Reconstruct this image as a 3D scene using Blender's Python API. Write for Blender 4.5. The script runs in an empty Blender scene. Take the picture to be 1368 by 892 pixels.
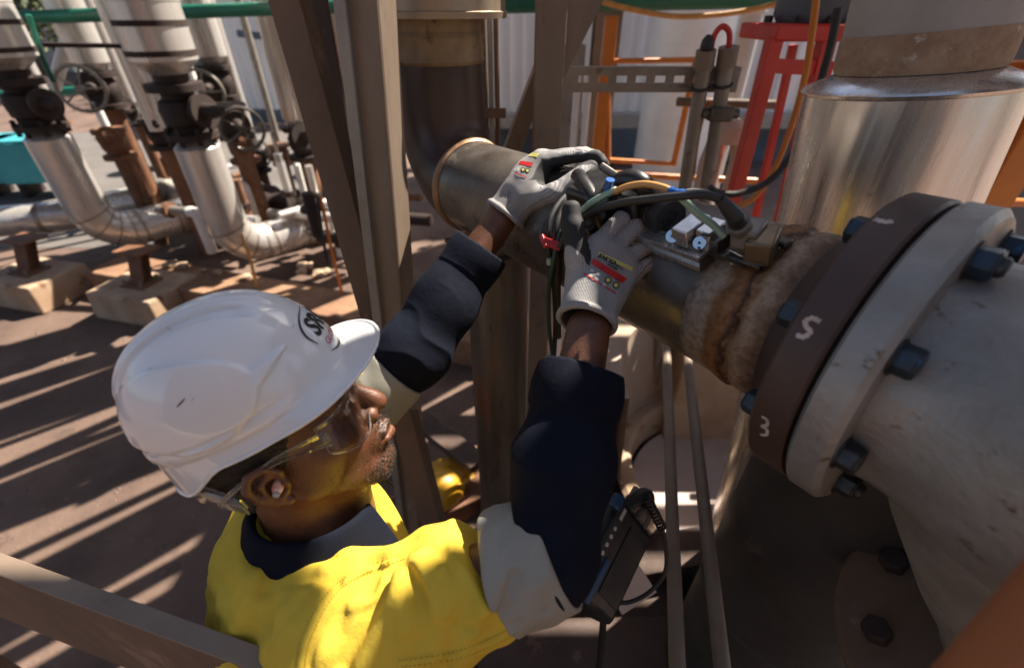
import bpy, bmesh, math, random
import numpy as np
from mathutils import Vector, Matrix
from math import radians, sin, cos, pi

# ------------------------------------------------------------------ camera
PITCH = radians(35.4); CAM = np.array([0.0, 0.0, 2.25]); FPX = 608.0
scene = bpy.context.scene
cd = bpy.data.cameras.new('camera'); cam = bpy.data.objects.new('camera', cd)
scene.collection.objects.link(cam); scene.camera = cam
cam.location = CAM; cam.rotation_euler = (pi/2-PITCH, 0, 0)
cd.sensor_width = 36; cd.sensor_fit = 'HORIZONTAL'; cd.lens = 16.0
cd.clip_start = 0.02; cd.clip_end = 600
cd.dof.use_dof = True; cd.dof.focus_distance = 0.72; cd.dof.aperture_fstop = 2.6

# ------------------------------------------------------------------ sky, sun, exposure
SUN_AZ = radians(40)            # measured from +X towards +Y
SUN_EL = radians(50)
world = bpy.data.worlds.new('World'); scene.world = world; world.use_nodes = True
wn = world.node_tree; bg = wn.nodes['Background']
sky = wn.nodes.new('ShaderNodeTexSky'); sky.sky_type = 'NISHITA'; sky.sun_disc = False
sky.sun_elevation = SUN_EL; sky.sun_rotation = pi/2-SUN_AZ
sky.air_density = 1.0; sky.dust_density = 2.0; sky.ozone_density = 1.0
wn.links.new(sky.outputs[0], bg.inputs[0]); bg.inputs[1].default_value = 0.054
sd = bpy.data.lights.new('sun', 'SUN'); sun = bpy.data.objects.new('sun', sd)
scene.collection.objects.link(sun)
sd.energy = 5.0; sd.angle = radians(0.53); sd.color = (1.0, 0.90, 0.77)
SUNV = Vector((cos(SUN_AZ)*cos(SUN_EL), sin(SUN_AZ)*cos(SUN_EL), sin(SUN_EL)))
sun.rotation_euler = SUNV.to_track_quat('Z', 'Y').to_euler(); sun.location = (3, 3, 8)
scene.view_settings.view_transform = 'Standard'; scene.view_settings.look = 'None'
scene.view_settings.exposure = 1.58; scene.view_settings.gamma = 1.0
scene.view_settings.use_curve_mapping = False
scene.render.engine = 'CYCLES'
scene.cycles.max_bounces = 8; scene.cycles.transparent_max_bounces = 12
scene.cycles.use_denoising = True; scene.cycles.sample_clamp_indirect = 6

# ------------------------------------------------------------------ surveying: photograph point -> place
FW = np.array([0, cos(PITCH), -sin(PITCH)]); UP = np.array([0, sin(PITCH), cos(PITCH)]); RT = np.array([1.0, 0, 0])
def ray(px, py):
    return FW + (px-684)/FPX*RT + (446-py)/FPX*UP
def W(px, py, d): return CAM + d*ray(px, py)
def Wz(px, py, z):
    r = ray(px, py); return CAM + (z-CAM[2])/r[2]*r
def Wy(px, py, y):
    r = ray(px, py); return CAM + y/r[1]*r
def nrm(v):
    v = np.asarray(v, float); return v/np.linalg.norm(v)
def frame(axis, hint=(0, 0, 1)):
    a = nrm(axis); h = np.asarray(hint, float)
    if abs(a @ nrm(h)) > .97: h = np.array([1.0, 0, 0])
    u = nrm(np.cross(h, a)); v = np.cross(a, u); return u, v, a     # u side, v up-ish, a along

# ------------------------------------------------------------------ mesh helpers
rng = random.Random(7)
COL = scene.collection
class MB:
    def __init__(s): s.v = []; s.f = []; s.m = []
    def add(s, v, f, m=0):
        o = len(s.v); s.v += [tuple(float(c) for c in p) for p in v]; s.f += [tuple(i+o for i in q) for q in f]; s.m += [m]*len(f); return s
    def box(s, c, size, R=None, m=0):
        c = np.asarray(c, float); hx, hy, hz = [x/2 for x in size]
        R = np.eye(3) if R is None else np.asarray(R, float)
        vs = [c + R @ np.array([sx*hx, sy*hy, sz*hz]) for sz in (-1, 1) for sy in (-1, 1) for sx in (-1, 1)]
        return s.add(vs, [(0, 2, 3, 1), (4, 5, 7, 6), (0, 1, 5, 4), (2, 6, 7, 3), (0, 4, 6, 2), (1, 3, 7, 5)], m)
    def prism(s, poly, p0, p1, hint=(0, 0, 1), m=0, poly1=None):
        p0 = np.asarray(p0, float); p1 = np.asarray(p1, float); u, v, a = frame(p1-p0, hint); n = len(poly)
        poly1 = poly1 or poly
        vs = [p0+x*u+y*v for x, y in poly]+[p1+x*u+y*v for x, y in poly1]
        fs = [(i, (i+1) % n, n+(i+1) % n, n+i) for i in range(n)]+[tuple(range(n))[::-1], tuple(range(n, 2*n))]
        return s.add(vs, fs, m)
    def lathe(s, prof, o, axis, n=40, m=0, cap=True, hint=(0, 0, 1)):
        o = np.asarray(o, float); u, v, a = frame(axis, hint); vs = []; fs = []
        for t, r in prof:
            for k in range(n):
                q = 2*pi*k/n; vs.append(o+t*a+r*(cos(q)*u+sin(q)*v))
        for i in range(len(prof)-1):
            for k in range(n):
                k2 = (k+1) % n; fs.append((i*n+k, i*n+k2, (i+1)*n+k2, (i+1)*n+k))
        if cap:
            if prof[0][1] > 1e-6: fs.append(tuple(range(n))[::-1])
            if prof[-1][1] > 1e-6: fs.append(tuple((len(prof)-1)*n+k for k in range(n)))
        return s.add(vs, fs, m)
    def tube(s, pts, r, n=10, m=0, cap=True, smooth=0, closed=False):
        pts = [np.asarray(p, float) for p in pts]
        if smooth: pts = catmull(pts, smooth, closed)
        N = len(pts); rs = r if hasattr(r, '__len__') else [r]*N
        if len(rs) != N: rs = np.interp(np.linspace(0, 1, N), np.linspace(0, 1, len(rs)), rs)
        vs = []; fs = []; pu = None
        for i, p in enumerate(pts):
            if closed: t = pts[(i+1) % N]-pts[i-1]
            else: t = pts[min(i+1, N-1)]-pts[max(i-1, 0)]
            t = nrm(t)
            if pu is None: pu = frame(t)[0]
            u = pu-(pu @ t)*t; u = nrm(u); w = np.cross(t, u); pu = u
            for k in range(n):
                q = 2*pi*k/n; vs.append(p+rs[i]*(cos(q)*u+sin(q)*w))
        L = N if closed else N-1
        for i in range(L):
            j = (i+1) % N
            for k in range(n):
                k2 = (k+1) % n; fs.append((i*n+k, i*n+k2, j*n+k2, j*n+k))
        if cap and not closed: fs += [tuple(range(n))[::-1], tuple((N-1)*n+k for k in range(n))]
        return s.add(vs, fs, m)
    def torus(s, c, axis, R, r, n=40, k=10, m=0, a0=0, a1=2*pi):
        u, v, a = frame(axis); c = np.asarray(c, float)
        full = abs(a1-a0-2*pi) < 1e-6
        P = [c+R*(cos(q)*u+sin(q)*v) for q in (np.linspace(a0, a1, n, endpoint=not full))]
        return s.tube(P, r, k, m, closed=full)
    def hexbolt(s, c, axis, r, h, m=0, chamfer=.12):
        q = [(r*cos(pi/3*i), r*sin(pi/3*i)) for i in range(6)]; c = np.asarray(c, float); a = nrm(axis)
        q2 = [(x*.88, y*.88) for x, y in q]
        s.prism(q, c, c+a*h*(1-chamfer), m=m); return s.prism(q, c+a*h*(1-chamfer), c+a*h, m=m, poly1=q2)
    def sheet(s, rows, m=0):
        n = len(rows[0]); vs = [p for r in rows for p in r]
        return s.add(vs, [(i*n+k, i*n+k+1, (i+1)*n+k+1, (i+1)*n+k) for i in range(len(rows)-1) for k in range(n-1)], m)
def catmull(P, k, closed=False):
    out = []; N = len(P)
    for i in range(N if closed else N-1):
        g = (lambda j: P[j % N]) if closed else (lambda j: P[max(0, min(N-1, j))])
        a, b, c, d = g(i-1), g(i), g(i+1), g(i+2)
        for q in range(k):
            t = q/k
            out.append(.5*((2*b)+(c-a)*t+(2*a-5*b+4*c-d)*t*t+(3*b-a-3*c+d)*t**3))
    if not closed: out.append(P[-1])
    return out
def rotz(a): return np.array([[cos(a), -sin(a), 0], [sin(a), cos(a), 0], [0, 0, 1.0]])
WL = {}
def finish(name, me, mats, parent=None, smooth=True, bevel=0, angle=35, solid=0):
    mats = mats if isinstance(mats, (list, tuple)) else [mats]
    for m in mats: me.materials.append(m)
    o = bpy.data.objects.new(name, me); COL.objects.link(o)
    if parent is not None:
        o.parent = parent
    if smooth:
        me.polygons.foreach_set('use_smooth', [True]*len(me.polygons))
        if angle < 170: me.set_sharp_from_angle(angle=radians(angle))
    if solid:
        md = o.modifiers.new('thick', 'SOLIDIFY'); md.thickness = solid; md.offset = 0
    if bevel:
        md = o.modifiers.new('edge', 'BEVEL'); md.width = bevel; md.segments = 2; md.limit_method = 'ANGLE'; md.angle_limit = radians(40)
        md.harden_normals = False
    return o
def obj(name, mb, mats, parent=None, **k):
    base = WL.get(parent, np.zeros(3)) if parent is not None else k.pop('at', np.zeros(3))
    k.pop('at', None)
    if not mb.v: return None
    me = bpy.data.meshes.new(name)
    v = np.asarray(mb.v, float)-base
    me.from_pydata(v.tolist(), [], mb.f)
    if len(set(mb.m)) > 1: me.polygons.foreach_set('material_index', mb.m)
    bm = bmesh.new(); bm.from_mesh(me); bmesh.ops.recalc_face_normals(bm, faces=bm.faces); bm.to_mesh(me); bm.free()
    o = finish(name, me, mats, parent, **k)
    if parent is None: o.location = base
    WL[o] = base
    return o
def thing(name, label, cat, loc=(0, 0, 0), group=None):
    o = bpy.data.objects.new(name, None); COL.objects.link(o); o.empty_display_size = .05
    o.location = tuple(float(c) for c in loc); WL[o] = np.asarray(loc, float)
    o['label'] = label; o['category'] = cat
    if group: o['group'] = group
    return o
def tag(o, label, cat, group=None):
    o['label'] = label; o['category'] = cat
    if group: o['group'] = group
    return o
def copy_tree(o, parent=None, loc=None, rz=0):
    c = o.copy(); COL.objects.link(c); c.parent = parent
    if loc is not None: c.location = tuple(float(x) for x in loc)
    if rz: c.rotation_euler.z = rz
    for ch in list(o.children): copy_tree(ch, c)
    return c

# ------------------------------------------------------------------ materials
def mat(name, base, var=None, scale=6, rough=.5, metal=0, bump=.15, bscale=60, spots=None, spot_amt=.5, spot_scale=12,
        stretch=(1, 1, 1), coat=0, rvar=.12, bdist=.002, spec=.5, spots2=None, spot2_amt=.4, spot2_scale=50, edge=.06, sheen=0):
    m = bpy.data.materials.new(name); m.use_nodes = True; nt = m.node_tree; N = nt.nodes; L = nt.links
    b = N['Principled BSDF']
    tc = N.new('ShaderNodeTexCoord'); mp = N.new('ShaderNodeMapping'); mp.inputs['Scale'].default_value = stretch
    L.new(tc.outputs['Object'], mp.inputs[0])
    def noise(sc, det=5, ro=.6):
        n = N.new('ShaderNodeTexNoise'); n.inputs['Scale'].default_value = sc; n.inputs['Detail'].default_value = det
        n.inputs['Roughness'].default_value = ro; L.new(mp.outputs[0], n.inputs['Vector']); return n.outputs['Fac']
    def ramp(src, a, c):
        r = N.new('ShaderNodeMapRange'); r.inputs['From Min'].default_value = a; r.inputs['From Max'].default_value = c
        L.new(src, r.inputs['Value']); return r.outputs[0]
    def mix(f, a, c):
        x = N.new('ShaderNodeMix'); x.data_type = 'RGBA'
        if hasattr(f, 'links'): L.new(f, x.inputs[0])
        else: x.inputs[0].default_value = f
        for s_, i in ((a, 6), (c, 7)):
            if hasattr(s_, 'links'): L.new(s_, x.inputs[i])
            else: x.inputs[i].default_value = (*s_, 1)
        return x.outputs[2]
    var = var or tuple(c*.72 for c in base)
    col = mix(ramp(noise(scale), .36, .66), base, var)
    if spots is not None:
        th = .72-.36*spot_amt
        col = mix(ramp(noise(spot_scale, 8, .68), th, th+edge), col, spots)
    if spots2 is not None:
        th = .74-.36*spot2_amt
        col = mix(ramp(noise(spot2_scale, 6, .6), th, th+edge), col, spots2)
    L.new(col, b.inputs['Base Color'])
    rr = ramp(noise(scale*2.3), .3, .7)
    ma = N.new('ShaderNodeMath'); ma.operation = 'MULTIPLY_ADD'; L.new(rr, ma.inputs[0]); ma.inputs[1].default_value = rvar*2; ma.inputs[2].default_value = max(.02, rough-rvar)
    L.new(ma.outputs[0], b.inputs['Roughness'])
    b.inputs['Metallic'].default_value = metal; b.inputs['Coat Weight'].default_value = coat; b.inputs['Coat Roughness'].default_value = .08
    b.inputs['Specular IOR Level'].default_value = spec
    if sheen: b.inputs['Sheen Weight'].default_value = sheen
    if bump:
        bp = N.new('ShaderNodeBump'); bp.inputs['Strength'].default_value = bump; bp.inputs['Distance'].default_value = bdist
        L.new(noise(bscale, 6, .62), bp.inputs['Height']); L.new(bp.outputs[0], b.inputs['Normal'])
    return m
def clear(name, tint=(1, 1, 1), gloss=.12, rough=.03):
    m = bpy.data.materials.new(name); m.use_nodes = True; N = m.node_tree.nodes; L = m.node_tree.links
    N.remove(N['Principled BSDF']); out = N['Material Output']
    t = N.new('ShaderNodeBsdfTransparent'); t.inputs[0].default_value = (*tint, 1)
    g = N.new('ShaderNodeBsdfGlossy'); g.inputs['Roughness'].default_value = rough
    lw = N.new('ShaderNodeFresnel'); lw.inputs[0].default_value = 1.5
    ad = N.new('ShaderNodeMath'); ad.operation = 'MULTIPLY_ADD'; L.new(lw.outputs[0], ad.inputs[0]); ad.inputs[1].default_value = .32; ad.inputs[2].default_value = gloss*.1; ad.use_clamp = True
    mx = N.new('ShaderNodeMixShader'); L.new(ad.outputs[0], mx.inputs[0]); L.new(t.outputs[0], mx.inputs[1]); L.new(g.outputs[0], mx.inputs[2])
    L.new(mx.outputs[0], out.inputs[0]); return m
K = {}
K['ground'] = mat('dusty brown paving', (.155, .100, .076), (.088, .056, .043), 1.9, .9, 0, .8, 40, spots=(.085, .056, .043), spot_amt=.35, spot_scale=5, spots2=(.26, .19, .15), spot2_amt=.25, spot2_scale=110, bdist=.006)
K['asphalt'] = mat('grey asphalt', (.135, .122, .112), (.10, .088, .08), 1.1, .9, 0, .4, 120, spots=(.28, .24, .20), spot_amt=.3, spot_scale=7, bdist=.004)
K['post'] = mat('dusty grey painted steel', (.25, .19, .14), (.155, .112, .082), 3.5, .55, .0, .3, 60, spots=(.075, .042, .025), spot_amt=.36, spot_scale=7, stretch=(1, 1, .35), spots2=(.36, .31, .26), spot2_amt=.2, spot2_scale=20)
K['galv'] = mat('weathered galvanised steel', (.30, .27, .235), (.22, .195, .17), 9, .5, .35, .15, 70, spots=(.16, .12, .09), spot_amt=.3, spot_scale=14)
K['brown_steel'] = mat('brown weathered steel', (.17, .105, .065), (.10, .062, .042), 5, .7, 0, .3, 60, spots=(.23, .15, .10), spot_amt=.35, spot_scale=9, stretch=(1, 1, .4))
K['pipe'] = mat('bare oily grey steel pipe', (.185, .165, .148), (.080, .066, .056), 6, .33, .4, .22, 90, spots=(.27, .235, .20), spot_amt=.30, spot_scale=8, spots2=(.09, .05, .03), spot2_amt=.28, spot2_scale=26, rvar=.16)
K['darkpipe'] = mat('dark brown heat-stained steel', (.075, .042, .030), (.036, .022, .017), 5, .45, .2, .2, 60, spots=(.12, .06, .035), spot_amt=.3, spot_scale=8)
K['tanpipe'] = mat('tan rust-streaked steel', (.30, .20, .10), (.17, .10, .05), 14, .6, .15, .25, 60, spots=(.10, .05, .03), spot_amt=.45, spot_scale=18, stretch=(1, 1, .6))
K['rustweld'] = mat('rusty weld zone', (.34, .225, .14), (.20, .098, .048), 26, .7, .1, .7, 300, spots=(.50, .42, .34), spot_amt=.42, spot_scale=20, spots2=(.085, .038, .018), spot2_amt=.48, spot2_scale=70, bdist=.002, edge=.2)
K['copper'] = mat('bright ground weld bead', (.52, .33, .20), (.30, .17, .09), 20, .4, .5, .4, 90)
K['brownflange'] = mat('chocolate brown oxide flange', (.075, .042, .031), (.055, .031, .024), 9, .55, 0, .2, 90, spots=(.16, .075, .04), spot_amt=.2, spot_scale=11)
K['greycast'] = mat('brushed-on silver grey paint over casting', (.34, .325, .30), (.235, .215, .19), 8, .42, .3, .6, 75, spots=(.13, .095, .068), spot_amt=.26, spot_scale=12, spots2=(.14, .085, .05), spot2_amt=.27, spot2_scale=34, bdist=.003, edge=.05, stretch=(1, 1, 1.5))
K['bolt'] = mat('dark oily bolt steel', (.055, .055, .055), (.035, .033, .032), 30, .4, .5, .2, 120)
K['boltblue'] = mat('worn blue coated bolt', (.030, .055, .080), (.032, .036, .040), 30, .4, .3, .25, 120, spots=(.03, .10, .19), spot_amt=.36, spot_scale=36)
K['clad'] = mat('aluminium pipe cladding', (.82, .79, .75), (.66, .61, .55), 5, .26, .85, .16, 26, spots=(.46, .39, .32), spot_amt=.28, spot_scale=7, stretch=(4, 4, .06), rvar=.09)
K['cladwarm'] = mat('dull brownish cladding', (.36, .30, .25), (.28, .22, .18), 4, .42, .55, .15, 20, spots=(.22, .15, .11), spot_amt=.3, spot_scale=6, stretch=(2, 2, .3))
K['cladold'] = mat('stained cladding sleeve', (.40, .32, .235), (.27, .20, .135), 4, .45, .5, .15, 30, spots=(.15, .10, .065), spot_amt=.3, spot_scale=7, stretch=(1, 1, .3))
K['lagging'] = mat('grey plaster lagging', (.40, .36, .32), (.33, .295, .26), 6, .75, .0, .3, 50, spots=(.28, .24, .21), spot_amt=.25, spot_scale=9)
K['lagdirt'] = mat('crumbling sandy lagging edge', (.44, .30, .19), (.33, .20, .12), 26, .9, 0, .9, 90, spots=(.55, .46, .37), spot_amt=.4, spot_scale=30, bdist=.008)
K['valve'] = mat('dark rusted valve iron', (.034, .018, .014), (.022, .013, .011), 8, .75, 0, .4, 40, spots=(.12, .05, .025), spot_amt=.2, spot_scale=9)
K['rust'] = mat('orange brown rust', (.22, .10, .05), (.13, .06, .033), 7, .8, 0, .4, 50, spots=(.34, .19, .10), spot_amt=.3, spot_scale=11)
K['concrete'] = mat('stained concrete', (.45, .33, .23), (.33, .215, .135), 4, .88, 0, .4, 50, spots=(.22, .12, .065), spot_amt=.35, spot_scale=6)
K['kerb'] = mat('rust-stained concrete kerb', (.30, .17, .10), (.20, .105, .06), 4, .88, 0, .4, 40, spots=(.40, .28, .19), spot_amt=.3, spot_scale=7)
K['pink'] = mat('pale washed concrete', (.55, .46, .42), (.47, .385, .35), 5, .8, 0, .2, 40)
K['sand'] = mat('sandy rendered wall', (.46, .35, .27), (.38, .28, .21), 4, .85, 0, .3, 40)
K['white'] = mat('white painted pipe', (.74, .72, .69), (.62, .58, .54), 4, .45, 0, .1, 40, spots=(.40, .33, .27), spot_amt=.2, spot_scale=9)
K['orange'] = mat('orange painted steel', (.62, .205, .025), (.50, .15, .02), 4, .4, 0, .1, 40, spots=(.25, .10, .04), spot_amt=.12, spot_scale=14)
K['red'] = mat('chipped red paint', (.55, .035, .022), (.44, .026, .018), 5, .42, 0, .15, 40, spots=(.08, .06, .055), spot_amt=.2, spot_scale=15)
K['green'] = mat('green painted pipe', (.012, .16, .105), (.01, .12, .08), 5, .4, 0, .1, 40)
K['teal'] = mat('teal painted steel', (.05, .36, .41), (.04, .28, .33), 3, .5, 0, .1, 30)
K['blue'] = mat('blue painted steel', (.025, .12, .34), (.02, .09, .26), 3, .45, 0, .1, 30)
K['black'] = mat('black plastic', (.012, .012, .013), (.02, .02, .021), 12, .35, 0, .15, 90)
K['rubber'] = mat('black rubber', (.016, .016, .017), (.027, .026, .026), 14, .55, 0, .2, 90, rvar=.1)
K['alu'] = mat('machined aluminium', (.66, .65, .64), (.58, .57, .56), 30, .28, .9, .03, 160, rvar=.08)
K['chrome'] = mat('bright machined steel', (.72, .72, .72), (.62, .62, .62), 30, .18, 1, .03, 160, rvar=.05)
K['darkmetal'] = mat('dark anodised metal', (.13, .12, .105), (.09, .08, .07), 20, .38, .7, .1, 90)
K['bronze'] = mat('bronze probe casing', (.20, .145, .085), (.13, .09, .05), 20, .4, .6, .15, 90)
K['greenhose'] = mat('pale green hose', (.30, .44, .35), (.22, .35, .27), 16, .3, 0, .05, 60, coat=.3)
K['darkgreen'] = mat('dark green cable', (.025, .06, .045), (.02, .045, .035), 16, .4, 0, .05, 60)
K['amber'] = mat('amber hose', (.60, .32, .10), (.50, .25, .07), 16, .3, 0, .05, 60, coat=.3)
K['bluefit'] = mat('blue push fitting', (.015, .11, .42), None, 16, .3, 0, 0, 60)
K['redplastic'] = mat('red plastic clip', (.55, .02, .025), None, 16, .35, 0, 0, 60)
K['gel'] = clear('wet couplant gel', (.92, .90, .86), .3, .06)
K['wall'] = mat('pale corrugated sheet', (.80, .775, .765), (.72, .69, .68), 2, .5, .2, .05, 20, stretch=(1, 1, .2))
K['walldark'] = mat('slate blue sheet', (.10, .125, .16), (.075, .09, .12), 2, .6, 0, .05, 20)
K['tank'] = mat('pale aluminium tank plate', (.80, .78, .77), (.70, .68, .67), 2, .45, .2, .05, 20)
K['roof'] = mat('blue grey roof', (.11, .15, .22), (.08, .11, .17), 2, .5, .1, .05, 20)
K['leaf'] = mat('olive foliage', (.10, .12, .03), (.05, .075, .02), 3, .7, 0, 0)
K['bark'] = mat('tree bark', (.12, .09, .065), None, 6, .9, 0, .3, 30)
K['dirtysteel'] = mat('dark brown walkway steel', (.085, .05, .036), (.06, .036, .028), 5, .75, 0, .3, 50, spots=(.14, .085, .06), spot_amt=.3, spot_scale=9)
K['chalk'] = mat('chalk marks', (.60, .50, .43), (.40, .31, .26), 60, .95, 0, .4, 160)
K['gasket'] = mat('gasket', (.02, .017, .015), None, 9, .8, 0, 0)
K['yellow'] = mat('yellow plastic', (.62, .33, .02), (.55, .28, .015), 5, .35, 0, .05, 60)
K['tape'] = mat('red and white tag', (.62, .10, .07), (.60, .50, .46), 22, .5, 0, 0)
K['cladyard'] = mat('weathered silver cladding', (.70, .67, .64), (.56, .52, .48), 4, .30, .55, .12, 18, spots=(.42, .35, .29), spot_amt=.22, spot_scale=6, stretch=(2, 2, .12), rvar=.08)
K['dressed'] = mat('dressed mottled steel', (.26, .215, .175), (.12, .088, .066), 22, .6, .2, .4, 220, spots=(.40, .35, .30), spot_amt=.4, spot_scale=26, spots2=(.07, .04, .024), spot2_amt=.4, spot2_scale=60, edge=.2)
K['rustring'] = mat('orange brown rust ring', (.23, .115, .048), (.125, .055, .022), 30, .8, .05, .8, 320, spots=(.34, .21, .11), spot_amt=.34, spot_scale=40, spots2=(.06, .026, .012), spot2_amt=.5, spot2_scale=90, bdist=.002, edge=.2)
K['tanring'] = mat('tan speckled weld ring', (.40, .30, .22), (.26, .165, .10), 26, .75, .05, .8, 320, spots=(.20, .10, .05), spot_amt=.42, spot_scale=34, spots2=(.10, .05, .028), spot2_amt=.42, spot2_scale=110, bdist=.002, edge=.2)
K['pillar'] = mat('rust-streaked round pillar', (.15, .130, .108), (.085, .068, .052), 6, .38, .35, .3, 50, spots=(.24, .062, .022), spot_amt=.46, spot_scale=5, stretch=(2.4, 2.4, .3), spots2=(.04, .022, .014), spot2_amt=.42, spot2_scale=14, edge=.12)

def weld_mat():
    m = mat('rust-banded weld metal', (.3, .2, .1), None, 20, .62, .15, .5, 300, bdist=.0012)
    N = m.node_tree.nodes; L = m.node_tree.links; b = N['Principled BSDF']; tc = N.new('ShaderNodeTexCoord')
    at = N.new('ShaderNodeAttribute'); at.attribute_name = 'along'
    def nz(sc, det): n = N.new('ShaderNodeTexNoise'); n.inputs['Scale'].default_value = sc; n.inputs['Detail'].default_value = det; n.inputs['Roughness'].default_value = .65; L.new(tc.outputs['Object'], n.inputs['Vector']); return n.outputs['Fac']
    ma = N.new('ShaderNodeMath'); ma.operation = 'MULTIPLY_ADD'; L.new(nz(28, 8), ma.inputs[0]); ma.inputs[1].default_value = .30; L.new(at.outputs['Fac'], ma.inputs[2])
    r = N.new('ShaderNodeValToRGB'); L.new(ma.outputs[0], r.inputs[0]); cr = r.color_ramp
    stops = [(.10, (.085, .070, .058)), (.22, (.30, .25, .205)), (.36, (.34, .27, .20)), (.44, (.23, .105, .040)), (.56, (.28, .130, .050)), (.635, (.045, .02, .01)), (.67, (.30, .17, .085)), (.78, (.38, .27, .18)), (.90, (.22, .125, .07)), (.97, (.07, .042, .03))]
    while len(cr.elements) < len(stops): cr.elements.new(.5)
    for e_, (p_, c_) in zip(cr.elements, stops): e_.position = p_; e_.color = (*c_, 1)
    rr = N.new('ShaderNodeMapRange'); rr.inputs['From Min'].default_value = .42; rr.inputs['From Max'].default_value = .62; L.new(nz(130, 4), rr.inputs['Value'])
    mx = N.new('ShaderNodeMix'); mx.data_type = 'RGBA'; mx.blend_type = 'MULTIPLY'; mx.inputs[0].default_value = .55; L.new(r.outputs[0], mx.inputs[6])
    r2 = N.new('ShaderNodeMix'); r2.data_type = 'RGBA'; L.new(rr.outputs[0], r2.inputs[0]); r2.inputs[6].default_value = (1.1, 1.05, 1.0, 1); r2.inputs[7].default_value = (.42, .34, .28, 1); L.new(r2.outputs[2], mx.inputs[7])
    L.new(mx.outputs[2], b.inputs['Base Color']); return m
K['weldband'] = weld_mat()

# ================================================================== the setting
def struct(o): o['kind'] = 'structure'; return o
g = MB().sheet([[(-250, -60, 0), (250, -60, 0)], [(-250, 400, 0), (250, 400, 0)]])
struct(obj('ground', g, K['ground'], smooth=False))
g = MB().sheet([[(-30, 5.2, .004), (-2.7, 4.85, .004)], [(-30, 11, .004), (-2.7, 11, .004)]])
struct(obj('asphalt_yard', g, K['asphalt'], smooth=False))

# ------------------------------------------------------------------ pipe under inspection
PD = nrm((.5703, -.8202, .0454)); PA = np.array([.4928, .3248, 1.9269]); PR = .11
def PX(t): return PA+t*PD
def seam_lathe(mb, prof, o, ax, n=96, **k): return mb.lathe(prof, o, ax, n, **k)
T0 = -1.035
spool = thing('pipe_spool', 'bare brown steel pipe with elbow and chocolate brown flange, under the gloved hands', 'pipe', (PX(T0)[0], PX(T0)[1], 0))
def cyl(name, prof, m, root, o=PA, ax=PD, n=96, **k):
    return obj(name, MB().lathe(prof, o, ax, n), m, root, **k)
cyl('straight_pipe', [(T0, PR), (-.9, PR), (-.7, PR), (-.5, PR), (-.38, PR), (-.303, PR)], K['pipe'], spool)
WT0, WT1 = -.306, -.186
wp_ = [(-.306, PR), (-.292, PR+.0003), (-.280, PR+.0008), (-.270, PR+.001), (-.2650, 0.1112), (-.2600, 0.1134), (-.2540, 0.1148), (-.2470, 0.1152), (-.2400, 0.1145), (-.2352, 0.1125), (-.2325, 0.1099), (-.2300, 0.1119), (-.2260, 0.1140), (-.2190, 0.1155), (-.2120, 0.1156), (-.2050, 0.1147), (-.1990, 0.1131), (-.1950, 0.1115), (-.186, 0.1119)]
wz = cyl('weld_zone', [(t, r) for t, r in wp_], K['weldband'], spool, n=200)
wc_ = Vector(PA-WL[wz]); al_ = []
for v in wz.data.vertices:                                 # hand-laid weld metal is never quite even
    q = v.co-wc_; t = q.dot(Vector(PD)); rad = q-Vector(PD)*t; a = math.atan2(rad.dot(Vector((0, 0, 1))), rad.dot(Vector(frame(PD)[0])))
    w = max(0, min(1, (t+.275)/.01, (-.193-t)/.006)); al_.append((t-WT0)/(WT1-WT0)*.88-.02)
    v.co += rad.normalized()*w*.0007*(sin(9*a+t*90)+.7*sin(23*a-t*150)+.6*sin(41*a+1.3)+.6*sin(77*a+t*300))+Vector(PD)*w*.0022*(sin(5*a+.6)+.6*sin(13*a))
at_ = wz.data.attributes.new('along', 'FLOAT', 'POINT'); at_.data.foreach_set('value', al_)
cyl('flange_hub', [(-.195, .1122), (-.186, .119), (-.176, .127), (-.157, .137)], K['brownflange'], spool)
FL0, FL1, FL2 = -.160, -.118, -.078
FR = .177
bf = cyl('flange', [(FL0, .10), (FL0, FR-.004), (FL0+.004, FR), (FL1-.004, FR), (FL1-.001, FR-.003), (FL1-.001, .10)], K['brownflange'], spool, n=128)
# elbow and riser
W0 = PX(T0); hd = nrm((PD[0], PD[1], 0)); ER = .150
zc = W0[2]
path = [W0]
for a in np.linspace(0, pi/2, 14)[1:]:
    path.append(W0-hd*ER*sin(a)+np.array([0, 0, ER*(1-cos(a))]))
top = path[-1]
path = [W0+PD*.005]+path[1:]+[top+np.array([0, 0, .06])]
mb = MB().tube(path, PR+.002, 56, cap=False); obj('elbow', mb, K['darkpipe'], spool)
mb = MB().tube([W0-PD*.012, W0-PD*.006, W0, W0+PD*.006, W0+PD*.012], [PR+.001, PR+.006, PR+.0075, PR+.006, PR+.001], 56, cap=False)
obj('weld_bead', mb, K['copper'], spool)
V0 = top[2]+.055
mb = MB().lathe([(V0, PR+.002), (V0+.06, PR+.002)], (top[0], top[1], 0), (0, 0, 1), 56, cap=False); obj('riser', mb, K['darkpipe'], spool)
mb = MB().lathe([(V0+.06, PR+.0005), (V0+.068, PR+.006), (V0+.075, PR+.003), (V0+.09, PR+.005), (V0+.105, PR+.002), (V0+.115, PR+.005), (V0+.125, PR+.001)], (top[0], top[1], 0), (0, 0, 1), 56, cap=False)
obj('riser_weld', mb, K['tanpipe'], spool)
mb = MB().lathe([(V0+.125, PR), (V0+1.8, PR)], (top[0], top[1], 0), (0, 0, 1), 56, cap=False); obj('upper_riser', mb, K['tanpipe'], spool)
C0 = V0+.150
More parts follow.
